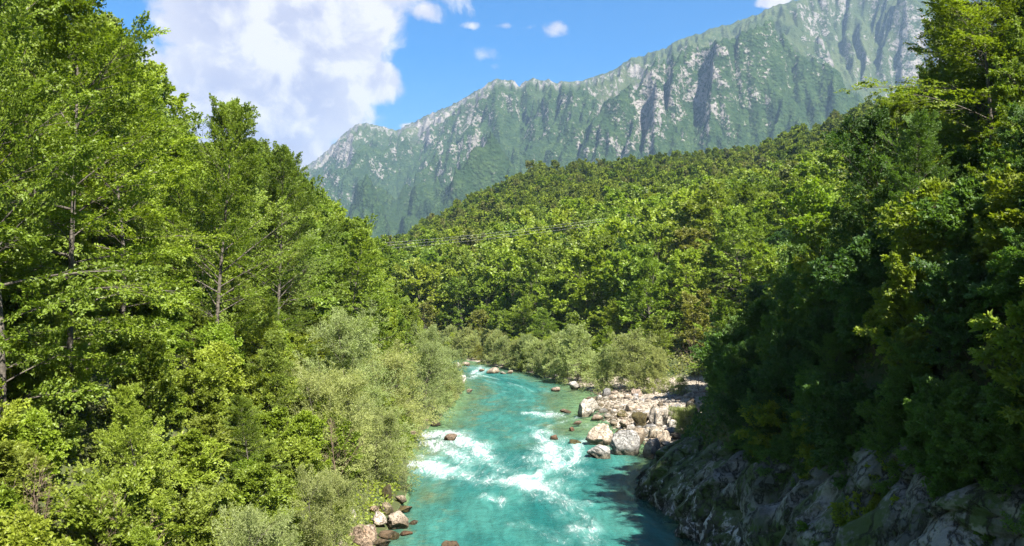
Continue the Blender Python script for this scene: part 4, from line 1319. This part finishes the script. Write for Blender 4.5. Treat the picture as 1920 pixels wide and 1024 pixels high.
# --- far wood, one mass
def geo_scatter(name, pts, scales, rots, sources, colour_seed):
    n_ = len(pts)
    me = bpy.data.meshes.new(name)
    me.vertices.add(n_); me.vertices.foreach_set('co', np.asarray(pts, np.float32).ravel())
    for k, a in (('size', scales), ('turn', rots)):
        at = me.attributes.new(k, 'FLOAT', 'POINT'); at.data.foreach_set('value', np.asarray(a, np.float32))
    at = me.attributes.new('pick', 'INT', 'POINT'); at.data.foreach_set('value', np.random.default_rng(colour_seed).integers(0, len(sources), n_).astype(np.int32))
    me.update()
    o = link(name, me, kind='stuff', label='far wooded hillside of mixed green trees below the mountain')
    ng = bpy.data.node_groups.new(name, 'GeometryNodeTree')
    ng.interface.new_socket('Geometry', in_out='INPUT', socket_type='NodeSocketGeometry')
    ng.interface.new_socket('Geometry', in_out='OUTPUT', socket_type='NodeSocketGeometry')
    N = ng.nodes; Lk = ng.links
    gi = N.new('NodeGroupInput'); go = N.new('NodeGroupOutput')
    g2i = N.new('GeometryNodeGeometryToInstance')
    for s in reversed(sources):
        oi = N.new('GeometryNodeObjectInfo'); oi.transform_space = 'ORIGINAL'; oi.inputs['Object'].default_value = s; oi.inputs['As Instance'].default_value = True
        Lk.new(oi.outputs['Geometry'], g2i.inputs[0])
    iop = N.new('GeometryNodeInstanceOnPoints')
    def named(nm, tp):
        a = N.new('GeometryNodeInputNamedAttribute'); a.data_type = tp; a.inputs[0].default_value = nm; return a.outputs[0]
    Lk.new(gi.outputs[0], iop.inputs['Points']); Lk.new(g2i.outputs[0], iop.inputs['Instance'])
    iop.inputs['Pick Instance'].default_value = True
    Lk.new(named('pick', 'INT'), iop.inputs['Instance Index'])
    cx = N.new('ShaderNodeCombineXYZ'); Lk.new(named('turn', 'FLOAT'), cx.inputs[2]); Lk.new(cx.outputs[0], iop.inputs['Rotation'])
    Lk.new(named('size', 'FLOAT'), iop.inputs['Scale'])
    Lk.new(iop.outputs[0], go.inputs[0])
    md = o.modifiers.new('wood', 'NODES'); md.node_group = ng
    return o


def wood_material(name):
    """crowns of the far wood: hue changes over the hillside and from tree to tree"""
    m, t = new_mat(name)
    g = t.n('ShaderNodeNewGeometry').outputs['Position']
    tint = t.attr('tint')
    rnd = t.n('ShaderNodeObjectInfo').outputs['Random']
    n = t.noise(g, 0.02, 3.0)
    v = t.voro(t.scale(g, 1.0), 0.11, 'F1', 1)
    vx, vy, vz = t.xyz(v)
    c = t.mix(vx, (0.085, 0.130, 0.014), (0.165, 0.205, 0.022))
    c = t.mix(t.mapr(vy, 0.80, 0.90, 0, .75), c, (0.125, 0.120, 0.045))
    c = t.mix(t.mapr(vz, 0.75, 0.9, 0, .8), c, (0.045, 0.080, 0.012))
    c = t.mix(t.mapr(n, .45, .6, 0, .45), c, (0.13, 0.15, 0.03))
    c = t.scale(c, t.mapr(tint, 0, 1, .65, 1.35, smooth=False))
    dif = t.n('ShaderNodeBsdfDiffuse'); t.put(dif.inputs['Color'], c)
    tr = t.n('ShaderNodeBsdfTranslucent'); t.put(tr.inputs['Color'], t.mix(1.0, c, (1.4, 1.5, .55), 'MULTIPLY'))
    mx = t.n('ShaderNodeMixShader'); mx.inputs[0].default_value = .3
    t.t.links.new(dif.outputs[0], mx.inputs[1]); t.t.links.new(tr.outputs[0], mx.inputs[2])
    return finish(m, t, mx.outputs[0])


M_WOOD = wood_material('far_foliage')
src = []
for k, T in enumerate([build_tree(51, 11, 5.6, .05, (20, 6, 4, 4), (.85, .6), .5, (12, 76), .08, stems=3, spread=.14, shape='dome'), build_tree(52, 10, 5.4, .05, (20, 6, 4, 4), (.85, .65), .35, (14, 78), .06, stems=2, spread=.18, shape='dome')]):
    T.crown.materials.clear(); T.crown.materials.append(M_WOOD)
    # two of the wood's own trees stand free on the hillside crest and lend their crowns to the mass
    x, y = ((70.0, 352.0), (20.0, 356.0))[k]
    r = plant('beech_tree', T, x, y, 1.0, (1, 1, 1), ('deep green tree', 'rounded green tree')[k] + ' where the near hillside meets the far wood', 'tree', 'trees at the near edge of the far wood')
    src.append([c for c in r.children if c.name.startswith('crown')][0])
fw = scatter(lambda x, y, dl, dr, q: (q > 30) & (np.abs(x) < y * .75 + 40), lambda x, y: np.interp(y, [330, 700, 900], [9.2, 9.8, 13]), 26000, 33, -320, 470, 343, 730)
fw = [(p[0], p[1]) for p in fw if project(p[0], p[1], 60)[0] > 640 and project(p[0], p[1], 60)[0] < 1950]
fxy = np.array(fw)
gz = ground(fxy[:, 0], fxy[:, 1])
rg = np.random.default_rng(3)
geo_scatter('far_wood', np.stack([fxy[:, 0], fxy[:, 1], gz - .3], 1), rg.uniform(.85, 1.55, len(fxy)), rg.uniform(0, 6.28, len(fxy)), src, 5)

# ------------------------------------------------------------------ rocks
def ico(sub):
    import bmesh
    bm = bmesh.new(); bmesh.ops.create_icosphere(bm, subdivisions=sub, radius=1.0)
    V = np.array([v.co[:] for v in bm.verts]); Fc = np.array([[v.index for v in f.verts] for f in bm.faces]); bm.free()
    return V, Fc


ICO = {s: ico(s) for s in (2, 3, 4, 5)}


def rock_mesh(seed, sub=4, cuts=9, rough=.10, mat=None):
    rg = np.random.default_rng(seed)
    V, Fc = ICO[sub]; V = V.copy()
    for k in range(cuts):
        nn = norm(rg.normal(0, 1, 3)[None])[0]; c = rg.uniform(.42, .82)
        ex = np.maximum(V @ nn - c, 0)
        V = V - ex[:, None] * nn * .93
    n = norm(V)
    V = V + n * (fbm3(V * 1.6 + seed, 3, seed) * rough * 1.6)[:, None]
    if sub >= 4:
        V = V + n * (fbm3(V * 5 + seed, 4, seed + 9) * rough * .9)[:, None]
    V = V / np.abs(V).max(0)
    return make_mesh('boulder', [(V, Fc, 0)], [mat or M_ROCK], True)


BIG = [rock_mesh(100 + k, 5 if k < 3 else 4, 12, .11) for k in range(9)]
MOSSY = [rock_mesh(140 + k, 4, 9, .12, M_MOSSROCK) for k in range(4)]
SMALL = [rock_mesh(120 + k, 3, 8, .10) for k in range(8)]
rr = random.Random(11)


def rock(px, py, w_, h_, label, mesh=None, name='boulder', tone=(1, 1, 1), group=None, deep=None, sink=.25, cat='boulder', rot=None):
    x, y, z = at_pixel(px, py)
    s = w_ / F * y / 2
    hz = h_ / F * y / 2 * 1.15
    o = link(name, mesh or rr.choice(BIG), label=label, category=cat, group=group)
    dep = s * (deep or rr.uniform(.75, 1.0))
    o.scale = (s, dep, hz / (1 - sink * .8))
    o.location = (x, y + dep * .7, z + o.scale.z * (1 - 2 * sink))
    o.rotation_euler = (rr.uniform(-.08, .08), rr.uniform(-.08, .08), rr.uniform(-.3, .3) + (rr.choice([0, math.pi])) if rot is None else rot)
    o.color = (*tone, 1)
    return o


PINK = (1.0, .84, .74); WHITE = (1.25, 1.25, 1.25); GREY = (.78, .8, .85); DARK = (.33, .3, .26); WARM = (1.12, 1.0, .86); RED = (.75, .48, .36)
ROCKS = [
    (1126, 861, 50, 28, 'white-topped boulder with black base, lowest of the right bank cluster, standing in the water', BIG[0], (1.05, 1.08, 1.12)),
    (1169, 855, 68, 50, 'largest rounded grey boulder streaked black in front of the gravel bar', BIG[1], (.85, .88, .92)),
    (1130, 836, 64, 36, 'long pale angular boulder upstream of the largest grey one', BIG[2], WARM),
    (1221, 858, 44, 32, 'white boulder with dark cleft beside the moss of the cliff tip', BIG[3], (1.0, 1.0, 1.0)),
    (1200, 834, 36, 34, 'craggy brownish boulder behind the largest grey one', BIG[4], (.72, .62, .5)),
    (1245, 836, 38, 26, 'flat-topped warm pale boulder at the right end of the cluster', BIG[5], WARM),
    (1232, 822, 40, 18, 'low cracked boulder above the flat-topped pale one', BIG[6], (.95, .88, .76)),
    (1240, 800, 40, 36, 'smooth leaning pale slab, tallest in the middle of the bar', BIG[7], (1.0, .95, .88)),
    (1205, 801, 38, 30, 'dark pitted boulder left of the smooth leaning slab', MOSSY[0], (.8, .68, .55)),
    (1175, 804, 26, 16, 'small craggy boulder left of the dark pitted one', BIG[8], (.9, .8, .68)),
    (1099, 783, 48, 32, 'white-topped boulder with olive mossy foot, alone at the water edge', BIG[3], (1.1, 1.08, 1.02)),
    (1120, 789, 23, 10, 'flat pinkish stone at the foot of the olive-footed boulder', SMALL[0], PINK),
    (1170, 784, 26, 13, 'low olive-brown boulder in the shallows of the bar', MOSSY[1], (.9, .8, .6)),
    (1187, 772, 28, 17, 'pale block at the upstream side of the boulder field', BIG[4], WARM),
    (1260, 781, 24, 19, 'rounded grey boulder right of the leaning slab', BIG[5], (.95, .92, .88)),
    (1297, 784, 26, 34, 'nearly black upright rock at the edge of the shade', MOSSY[2], (.28, .27, .25)),
    (1138, 744, 22, 14, 'grey boulder at the head of the gravel bar, close to the willows', BIG[6], GREY),
    (1124, 751, 13, 9, 'small white stone left below the boulder at the head of the bar', SMALL[1], WHITE),
    (1194, 744, 24, 15, 'pinkish wedge of rock at the back of the gravel bar', BIG[7], PINK),
    (1078, 731, 23, 15, 'white pointed boulder in the water under the right willows', BIG[8], WHITE),
    (1045, 735, 24, 8, 'low pinkish rock awash left of the white pointed boulder', SMALL[2], PINK),
    (1060, 775, 24, 8, 'flat brownish rock in the upper right rapid', SMALL[3], (.85, .68, .55)),
    (1083, 797, 18, 7, 'flat pinkish stone awash below the olive-footed boulder', SMALL[4], PINK),
    (1071, 809, 13, 7, 'small dark red stone awash in the right rapid', SMALL[5], RED),
    (1041, 825, 18, 9, 'reddish rock with foam curling round it in the right rapid', SMALL[6], RED),
    (1076, 834, 30, 9, 'dark rock just under the surface beside the long pale boulder', MOSSY[3], (.6, .55, .4)),
    (846, 829, 30, 16, 'brown rock in the middle of the white left rapid', BIG[4], (.62, .48, .38)),
    (858, 690, 17, 9, 'white boulder off the left shore at the river bend', SMALL[7], WHITE),
    (872, 687, 17, 8, 'pinkish boulder right of the white one at the river bend', SMALL[0], PINK),
    (925, 701, 28, 11, 'pale boulder at the left end of the upstream rock spit', BIG[5], WARM),
    (905, 697, 14, 5, 'low stone at the outer tip of the upstream rock spit', SMALL[2], WARM),
    (943, 702, 13, 6, 'small pale stone in the middle of the upstream rock spit', SMALL[3], WHITE),
    (956, 701, 13, 6, 'small pale stone right of the middle of the rock spit', SMALL[4], WARM),
    (948, 690, 24, 10, 'dark brown boulder at the top of the upstream rock spit', MOSSY[0], (.6, .5, .4)),
    (974, 694, 20, 15, 'pinkish boulder at the root of the upstream rock spit', BIG[6], PINK),
    (996, 697, 22, 18, 'grey boulder half under the willow at the rock spit', BIG[7], GREY),
    (1040, 710, 16, 7, 'grey stone under the low right shore willow', SMALL[5], GREY),
    (862, 722, 24, 18, 'largest white boulder of the left shore upstream', BIG[8], WHITE),
    (857, 728, 17, 10, 'pale boulder below the largest white one of the left shore', SMALL[6], WARM),
    (880, 736, 13, 6, 'small pale stone in the water off the left shore upstream', SMALL[7], PINK),
    (865, 733, 11, 6, 'smallest pale stone of the upstream left shore', SMALL[1], WARM),
    (812, 773, 20, 8, 'brown stone at the tip of the left bank above the rapids', SMALL[0], (.7, .55, .42)),
    (818, 800, 22, 11, 'dark rock awash at the head of the left rapid', MOSSY[1], (.45, .4, .3)),
    (799, 790, 18, 9, 'pale stone on the left bank above the rapids', SMALL[3], WARM),
    (768, 820, 30, 11, 'brown stone where the left rapid meets the bank', SMALL[4], (.72, .55, .42)),
    (788, 783, 14, 8, 'small pink stone under the left bank willow', SMALL[5], PINK),
    (742, 994, 46, 33, 'dark-sided white boulder nearest the water in the bottom left group', BIG[0], (.85, .74, .62)),
    (707, 992, 34, 26, 'pitted white boulder in the middle of the bottom left group', BIG[2], (1.1, 1.0, .9)),
    (757, 964, 30, 15, 'brown ledge boulder above the dark-sided white one', MOSSY[0], (.85, .7, .52)),
    (722, 966, 34, 24, 'mossy brown boulder at the top of the bottom left group', MOSSY[2], (.8, .7, .5)),
    (672, 1032, 66, 46, 'large brown-stained boulder cut by the bottom edge', BIG[1], (.8, .62, .48)),
    (657, 975, 24, 20, 'pale boulder under the bushes left of the bottom left group', BIG[5], WHITE),
    (640, 1034, 26, 18, 'pale stone cut by the bottom edge beside the brown-stained boulder', SMALL[1], WARM),
    (720, 1012, 44, 10, 'flat brown slab awash below the bottom left group', SMALL[2], (.7, .52, .38)),
    (758, 1008, 30, 7, 'thin reddish slab awash at the bottom left', SMALL[6], RED),
    (848, 1032, 42, 12, 'rock breaking the water at the bottom edge', BIG[3], (.7, .52, .4)),
    (726, 937, 26, 26, 'dark hollowed boulder under the overhanging willow', MOSSY[3], (.55, .48, .38)),
]
ROCKS += [(700, 966, 22, 16, 'brown craggy boulder left of the mossy brown one in the bottom left group', BIG[4], (.6, .48, .36)), (735, 1014, 26, 14, 'dark wet boulder at the foot of the dark-sided white one', MOSSY[1], (.5, .42, .32)),
          (690, 1010, 30, 20, 'pitted pinkish boulder above the large brown-stained one', BIG[6], (.95, .8, .68)), (775, 985, 18, 8, 'small brown rock awash right of the bottom left group', SMALL[3], (.6, .46, .34)),
          (752, 945, 24, 14, 'pale brown boulder at the upstream end of the bottom left group', BIG[8], (.85, .74, .6)), (715, 1028, 34, 16, 'brown slab boulder at the bottom edge between two larger ones', MOSSY[0], (.65, .52, .38))]
MIDROCK = ['left of the small craggy boulder', 'below the small craggy boulder, touching the long pale one', 'between the small craggy boulder and the brownish craggy one', 'just behind the dark pitted boulder', 'behind the smooth leaning slab, left side',
           'directly behind the smooth leaning slab', 'between the leaning slab and the cliff tip', 'right of the flat-topped warm pale boulder', 'wedged behind the white boulder with the dark cleft', 'wedged at the right shoulder of the largest grey boulder', 'in the gap above the craggy brownish boulder',
           'in the gap between leaning slab and nearly black rock', 'just behind the rounded grey boulder', 'alone on the gravel behind the boulder cluster', 'in the shallows between the olive-footed boulder and the cluster', 'touching the cliff tip at the water', 'right of the nearly black rock', 'behind the nearly black rock, in the open gravel']
for k_, (px, py, w_, h_) in enumerate([(1150, 800, 16, 10), (1160, 818, 20, 12), (1185, 812, 22, 14), (1185, 790, 18, 10), (1215, 786, 20, 12), (1225, 772, 16, 9), (1262, 805, 24, 16), (1270, 826, 22, 14), (1222, 842, 22, 13), (1190, 846, 18, 10), (1208, 818, 20, 12),
                                     (1282, 800, 20, 13), (1280, 776, 20, 12), (1240, 762, 14, 8), (1150, 776, 14, 8), (1262, 848, 20, 13), (1310, 770, 18, 12), (1300, 756, 14, 9)]):
    ROCKS.append((px, py, w_, h_, ('warm pale', 'brown pitted', 'light grey', 'dark wet')[k_ % 4] + ' rock ' + MIDROCK[k_],
                  [BIG[4], MOSSY[1], BIG[6], BIG[8]][k_ % 4], [WARM, (.62, .52, .42), (.95, .93, .9), (.4, .36, .3)][k_ % 4]))
for r_ in ROCKS:
    px, py, w_, h_, lab, msh, tone = r_
    rock(px, py, w_, h_, lab, msh, 'boulder' if w_ > 19 else 'stone', tone, cat='boulder' if w_ > 19 else 'stone')

# stones strewn over the bar: many alike
n_st = 0
STN = []
for k in range(900):
    px = rr.uniform(1105, 1340); py = rr.uniform(734, 850)
    if py > 775 + (px - 1105) * .35 + rr.uniform(-20, 20) or n_st >= 210:
        continue
    x, y, z = at_pixel(px, py)
    dr_ = float(-sdist(PR, np.array([x]), np.array([y]))[0])
    if dr_ < -1.5 or dr_ > np.interp(y, BARY, BARW) + .5:
        continue
    s = rr.choice([.22, .28, .35, .35, .5, .7])
    o = link('stone', rr.choice(SMALL), label='pale limestone stone strewn among others on the gravel bar', category='stone', group='stones strewn over the gravel bar')
    o.scale = (s * rr.uniform(.8, 1.3), s, s * rr.uniform(.5, .8)); o.location = (x, y, z + s * .12)
    o.rotation_euler = (rr.uniform(-.3, .3), rr.uniform(-.3, .3), rr.uniform(0, 6.28))
    tn = rr.choice([WHITE, WARM, PINK, GREY, WARM]); o.color = (*tn, 1)
    STN.append((o, px, py, tn))
    n_st += 1

# gravel: one joined mass of pebbles
rg = np.random.default_rng(77)
V8, F8 = ICO[2]
V8 = norm(V8)
sel = []
gxr = rg.uniform(8, 36, 60000); gyr = rg.uniform(80, 152, 60000)
d_ = -sdist(PR, gxr, gyr)
okk = (d_ > -1.2) & (d_ < np.interp(gyr, BARY, BARW) + .5)
gxr, gyr = gxr[okk][:5200], gyr[okk][:5200]
gzr = ground(gxr, gyr)
oV, oF = np.array([(1, 0, 0), (0, 1, 0), (-1, 0, 0), (0, -1, 0), (.2, .1, 1), (0, 0, -1)], float), np.array([(0, 1, 4), (1, 2, 4), (2, 3, 4), (3, 0, 4), (1, 0, 5), (2, 1, 5), (3, 2, 5), (0, 3, 5)])
sz = rg.uniform(.07, .22, len(gxr)); an = rg.uniform(0, 6.28, len(gxr))
ca, sa_ = np.cos(an), np.sin(an)
VX = oV[None] * (sz[:, None, None] * rg.uniform(.6, 1.3, (len(sz), 1, 3)))
VX = VX + rg.normal(0, .02, VX.shape)
X2 = VX[..., 0] * ca[:, None] - VX[..., 1] * sa_[:, None]; Y2 = VX[..., 0] * sa_[:, None] + VX[..., 1] * ca[:, None]
VV_ = np.stack([X2 + gxr[:, None], Y2 + gyr[:, None], VX[..., 2] * .6 + gzr[:, None] + .03], -1).reshape(-1, 3)
FF_ = (oF[None] + (np.arange(len(sz)) * 6)[:, None, None]).reshape(-1, 3)
o = link('gravel', make_mesh('gravel', [(VV_, FF_, 0)], [M_ROCK], False), kind='stuff', label='pale gravel covering the bar on the right shore')
o.color = (1.1, 1.02, .9, 1)

# ------------------------------------------------------------------ ground cover on both slopes
def cover(name, reg, x0, x1, y0, y1, cnt_, seed, tone, label, size=(.2, .14), clump=.45):
    rg = np.random.default_rng(seed)
    x = rg.uniform(x0, x1, cnt_ * 4); y = rg.uniform(y0, y1, cnt_ * 4)
    dl = sdist(PL, x, y); dr = -sdist(PR, x, y); q = dr - np.interp(y, BARY, BARW)
    ok = reg(x, y, dl, dr, q)
    x, y = x[ok][:cnt_], y[ok][:cnt_]
    z = ground(x, y) + rg.uniform(0, clump, len(x)) * (1 + fbm2(x / 2, y / 2, 2, 9))
    P = np.stack([x, y, z], 1)
    s = rg.uniform(.6, 1.4, len(x))
    Vq, Fq = leaf_quads(P, norm(rg.normal(0, 1, P.shape) + [0, 0, .2]), norm(rg.normal(0, .5, P.shape) + [.25, -.3, .8]), size[0] * s, size[1] * s)
    o = link(name, make_mesh(name, [(Vq, Fq, 0)], [M_LEAF], False, None, {'tint': rg.random(len(x))}), kind='stuff', label=label)
    o.color = (*tone, 1)
    return o


cover('ground_cover', lambda x, y, dl, dr, q: (dl > .8) & (dl < 24), -34, -6, 20, 110, 60000, 5, TINT['shrub'], 'low leafy ground cover on the left slope')
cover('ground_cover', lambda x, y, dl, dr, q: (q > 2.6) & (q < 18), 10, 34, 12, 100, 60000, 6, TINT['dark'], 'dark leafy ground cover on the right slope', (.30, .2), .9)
cover('ground_cover', lambda x, y, dl, dr, q: (q > .8) & (q < 34), -20, 60, 120, 205, 30000, 7, TINT['olive'], 'low leafy ground cover behind the gravel bar', (.4, .28), .8)

# ------------------------------------------------------------------ bare bushes, dead boughs
for (px, py, y, k, lab) in [(190, 860, 30, 0, 'bare brown sapling with a long bough slanting right, lower left'), (240, 910, 30, 0, 'bare branching stems left of the slanting dark bough'),
                            (60, 420, 28, 0, 'pale bare twigs in front of the yellow-green maple at the left edge'), (640, 790, 56, 0, 'bare twigs in the willow above the near boulders'), (1540, 700, 50, 1, 'pale bare bough in the deep shade above the cliff'),
                            (1840, 620, 34, 1, 'thin bare bough in the shade at the right edge'), (1500, 640, 64, 0, 'bare twigs in the shade right of the gravel bar'), (1310, 640, 126, 1, 'pale bare tree standing above the gravel bar')]:
    T = BARE[k]
    x, yy, s = by_top(px, py, y, T.H)
    s = min(max(s, .4), .9 if y < 32 else 2.4)
    plant('bare_bush' if k == 0 else 'bare_tree', T, x, yy, s, (1, 1, 1), lab, 'bush' if k == 0 else 'tree', None)

# ------------------------------------------------------------------ power lines across the valley
for k, (a, b, sag_) in enumerate([((640, 472, 236), (1240, 402, 236), 1.2), ((640, 466, 236), (1240, 397, 236), 1.2), ((640, 461, 236), (1240, 393, 236), 1.2)]):
    pa = pdir(a[0], a[1]); pb = pdir(b[0], b[1])
    A = np.array(pa) * (a[2] / pa.y) + [0, 0, CAMH]; B = np.array(pb) * (b[2] / pb.y) + [0, 0, CAMH]
    t = np.linspace(0, 1, 40)[:, None]
    P = A * (1 - t) + B * t + np.array([0, 0, 1]) * (-sag_ * 4 * t * (1 - t))
    Vt, Ft = tubes(P[None], np.full((1, 40), .015), 4)
    link('power_line', make_mesh('power_line', [(Vt, Ft, 0)], [M_WIRE], True), label=('lowest', 'middle', 'highest')[k] + ' of the three thin wires crossing the valley', category='power line', group='wires crossing the valley')

# ------------------------------------------------------------------ haze: the air of the valley
top = max(PEAK, 1600) + 40
bx = np.array([(-6500, -280, -5), (9000, -280, -5), (9000, 9500, -5), (-6500, 9500, -5), (-6500, -280, top), (9000, -280, top), (9000, 9500, top), (-6500, 9500, top)], float)
bf = np.array([(0, 3, 2, 1), (4, 5, 6, 7), (0, 1, 5, 4), (1, 2, 6, 5), (2, 3, 7, 6), (3, 0, 4, 7)])
hm = bpy.data.materials.new('haze'); hm.use_nodes = True
ht = NT(hm.node_tree)
pv = ht.n('ShaderNodeVolumePrincipled')
pv.inputs['Color'].default_value = (0.48, 0.72, 1.0, 1)
pv.inputs['Density'].default_value = 0.00006
pv.inputs['Anisotropy'].default_value = 0.2
ho = ht.n('ShaderNodeOutputMaterial')
ht.t.links.new(pv.outputs[0], ho.inputs['Volume'])
link('haze', make_mesh('haze', [(bx, bf, 0)], [hm], False), kind='stuff', label='thin blue summer haze over the valley')
LM = [(408, 260, 'the tall cloud-backed beech'), (520, 330, 'the pointed beech'), (150, 60, 'the top left corner'), (60, 480, 'the pale maple at the left edge'), (100, 950, 'the bottom left corner'), (20, 720, 'the lower left edge'),
      (672, 700, 'the largest left bank willow'), (790, 690, 'the willow upstream of the rapids'), (730, 490, 'the low notch in the wooded skyline'), (600, 900, 'the willow over the near boulders'), (470, 980, 'the low willow at the bottom edge'),
      (1085, 660, 'the rounded far shore willow'), (1190, 680, 'the largest right shore willow'), (930, 650, 'the willow nearest the bend'), (1310, 730, 'the back of the gravel bar'), (1240, 785, 'the smooth leaning slab'), (1250, 880, 'the mossy cliff tip'),
      (1450, 880, 'the whitish cliff foot'), (1700, 950, 'the grey cliff at bottom right'), (1900, 950, 'the bottom right corner'), (1900, 600, 'the right edge'), (1655, 290, 'the yellow-green maple at upper right'), (1850, 60, 'the top right corner'),
      (1370, 760, 'the shade edge beside the boulders'), (1560, 560, 'the dark right bank wood'), (1720, 700, 'the dark wood over the cliff'), (1780, 420, 'the sunlit crowns of the right bank'), (230, 640, 'the dark hollow of the left slope'),
      (1480, 300, 'the shaded mountain wall'), (1000, 390, 'the far wood crest'), (1310, 600, 'the bare tree above the bar'), (450, 600, 'the trunk of the tall cloud-backed beech')]


def where(px, py):
    lm = min(LM, key=lambda l: (l[0] - px) ** 2 + (l[1] - py) ** 2 * 1.3)
    dx, dy = px - lm[0], py - lm[1]
    d = math.hypot(dx, dy)
    side = ('right of' if dx > 0 else 'left of') if abs(dx) > abs(dy) else ('below' if dy > 0 else 'above')
    return ('at ' if d < 45 else 'just ' + side + ' ' if d < 110 else side + ' ' if d < 190 else 'well ' + side + ' ') + lm[2]


def regroup(objs):
    by = {}
    for o in objs:
        by.setdefault(o['label'], []).append(o)
    return [v for v in by.values() if len(v) > 1]


LMS = [(1126, 850, 'the white-topped lowest boulder'), (1169, 835, 'the largest grey boulder'), (1130, 820, 'the long pale angular boulder'), (1240, 785, 'the smooth leaning slab'), (1099, 770, 'the olive-footed boulder'), (1175, 798, 'the small craggy boulder'),
       (1138, 738, 'the boulder at the head of the bar'), (1194, 738, 'the pinkish rock wedge'), (1297, 770, 'the nearly black rock'), (1260, 775, 'the rounded grey boulder'), (1275, 742, 'the small willow bush'), (1320, 735, 'the bare earth bank'), (1225, 755, 'the middle of the gravel bar')]


def where_in(px, py, lms):
    lm = min(lms, key=lambda l: (l[0] - px) ** 2 + (l[1] - py) ** 2 * 4)
    dx, dy = px - lm[0], (py - lm[1]) * 2
    side = ('right of' if dx > 0 else 'left of') if abs(dx) > abs(dy) else ('below' if dy > 0 else 'behind')
    return ('just ' if math.hypot(dx, dy) < 30 else '') + side + ' ' + lm[2]


for o, px, py, tn in STN:
    o['label'] = {WHITE: 'white', PINK: 'pinkish', GREY: 'grey', WARM: 'warm pale'}[tn] + (' small' if o.scale.y < .3 else ' larger' if o.scale.y > .45 else '') + ' stone ' + where_in(px, py, LMS)
mid_of = {}
for o, px, py, tn in STN:
    mid_of[o.name] = (px, py)
for x, y, o in PLANTS:
    h_ = (o.children[1].data if len(o.children) > 1 else o.children[0].data)
    mid_of[o.name] = project(x, y, o.location.z + 4.5 * o.scale.z)
pl = [p[2] for p in PLANTS]
for grp in regroup(pl):
    for o in grp:
        base = o['label'].split(' ')
        kind = ' '.join(o['label'].split(' ')[:5])
        for cut in (' where ', ' in ', ' on ', ' low ', ' high ', ' behind ', ' just ', ' hanging ', ' above ', ' beyond ', ' at '):
            if cut in o['label']:
                kind = o['label'].split(cut)[0] if len(o['label'].split(cut)[0]) < len(kind) or True else kind
                break
        for cut in (' low', ' high', ' just', ' hanging', ' behind', ' beside', ' towards'):
            kind = kind.split(cut)[0] if not kind.startswith(cut.strip()) else kind
        o['label'] = kind + ' ' + where(*mid_of[o.name])
pl = pl + [q_[0] for q_ in STN]
for grp in regroup(pl):
    if len(grp) > 12:
        up_ = sorted(grp, key=lambda o: mid_of[o.name][1])[:len(grp) // 2]
        for o in grp:
            o['label'] = ('upper ' if o in up_ else 'lower ') + o['label']
for grp in regroup(pl):
    grp.sort(key=lambda o: o.location.y)
    sizes = sorted(grp, key=lambda o: o.scale.z)
    n_ = len(grp)
    grp.sort(key=lambda o: mid_of[o.name][0])
    if n_ > 12:
        continue
    if n_ == 2:
        for o, a in zip(grp, ('left one of two: ', 'right one of two: ')):
            o['label'] = a + o['label']
    else:
        nm_ = ['leftmost'] + [k_ + ' from left' for k_ in ('second', 'third', 'fourth', 'fifth', 'sixth', 'seventh', 'eighth', 'ninth', 'tenth', 'eleventh')][:n_ - 2] + ['rightmost']
        for o, a in zip(grp, nm_):
            o['label'] = a + ': ' + o['label']
for o in pl:
    ws = o['label'].split()
    if len(ws) > 16:
        o['label'] = ' '.join(ws[:16])
print('tris', sum(len(m.loops) - 2 * len(m.polygons) for m in bpy.data.meshes if m.users), 'objects', len(bpy.data.objects), 'plants', len(PLANTS), 'far wood', len(fxy), 'species', cnt, 'peak', PEAK, 'stones', n_st)
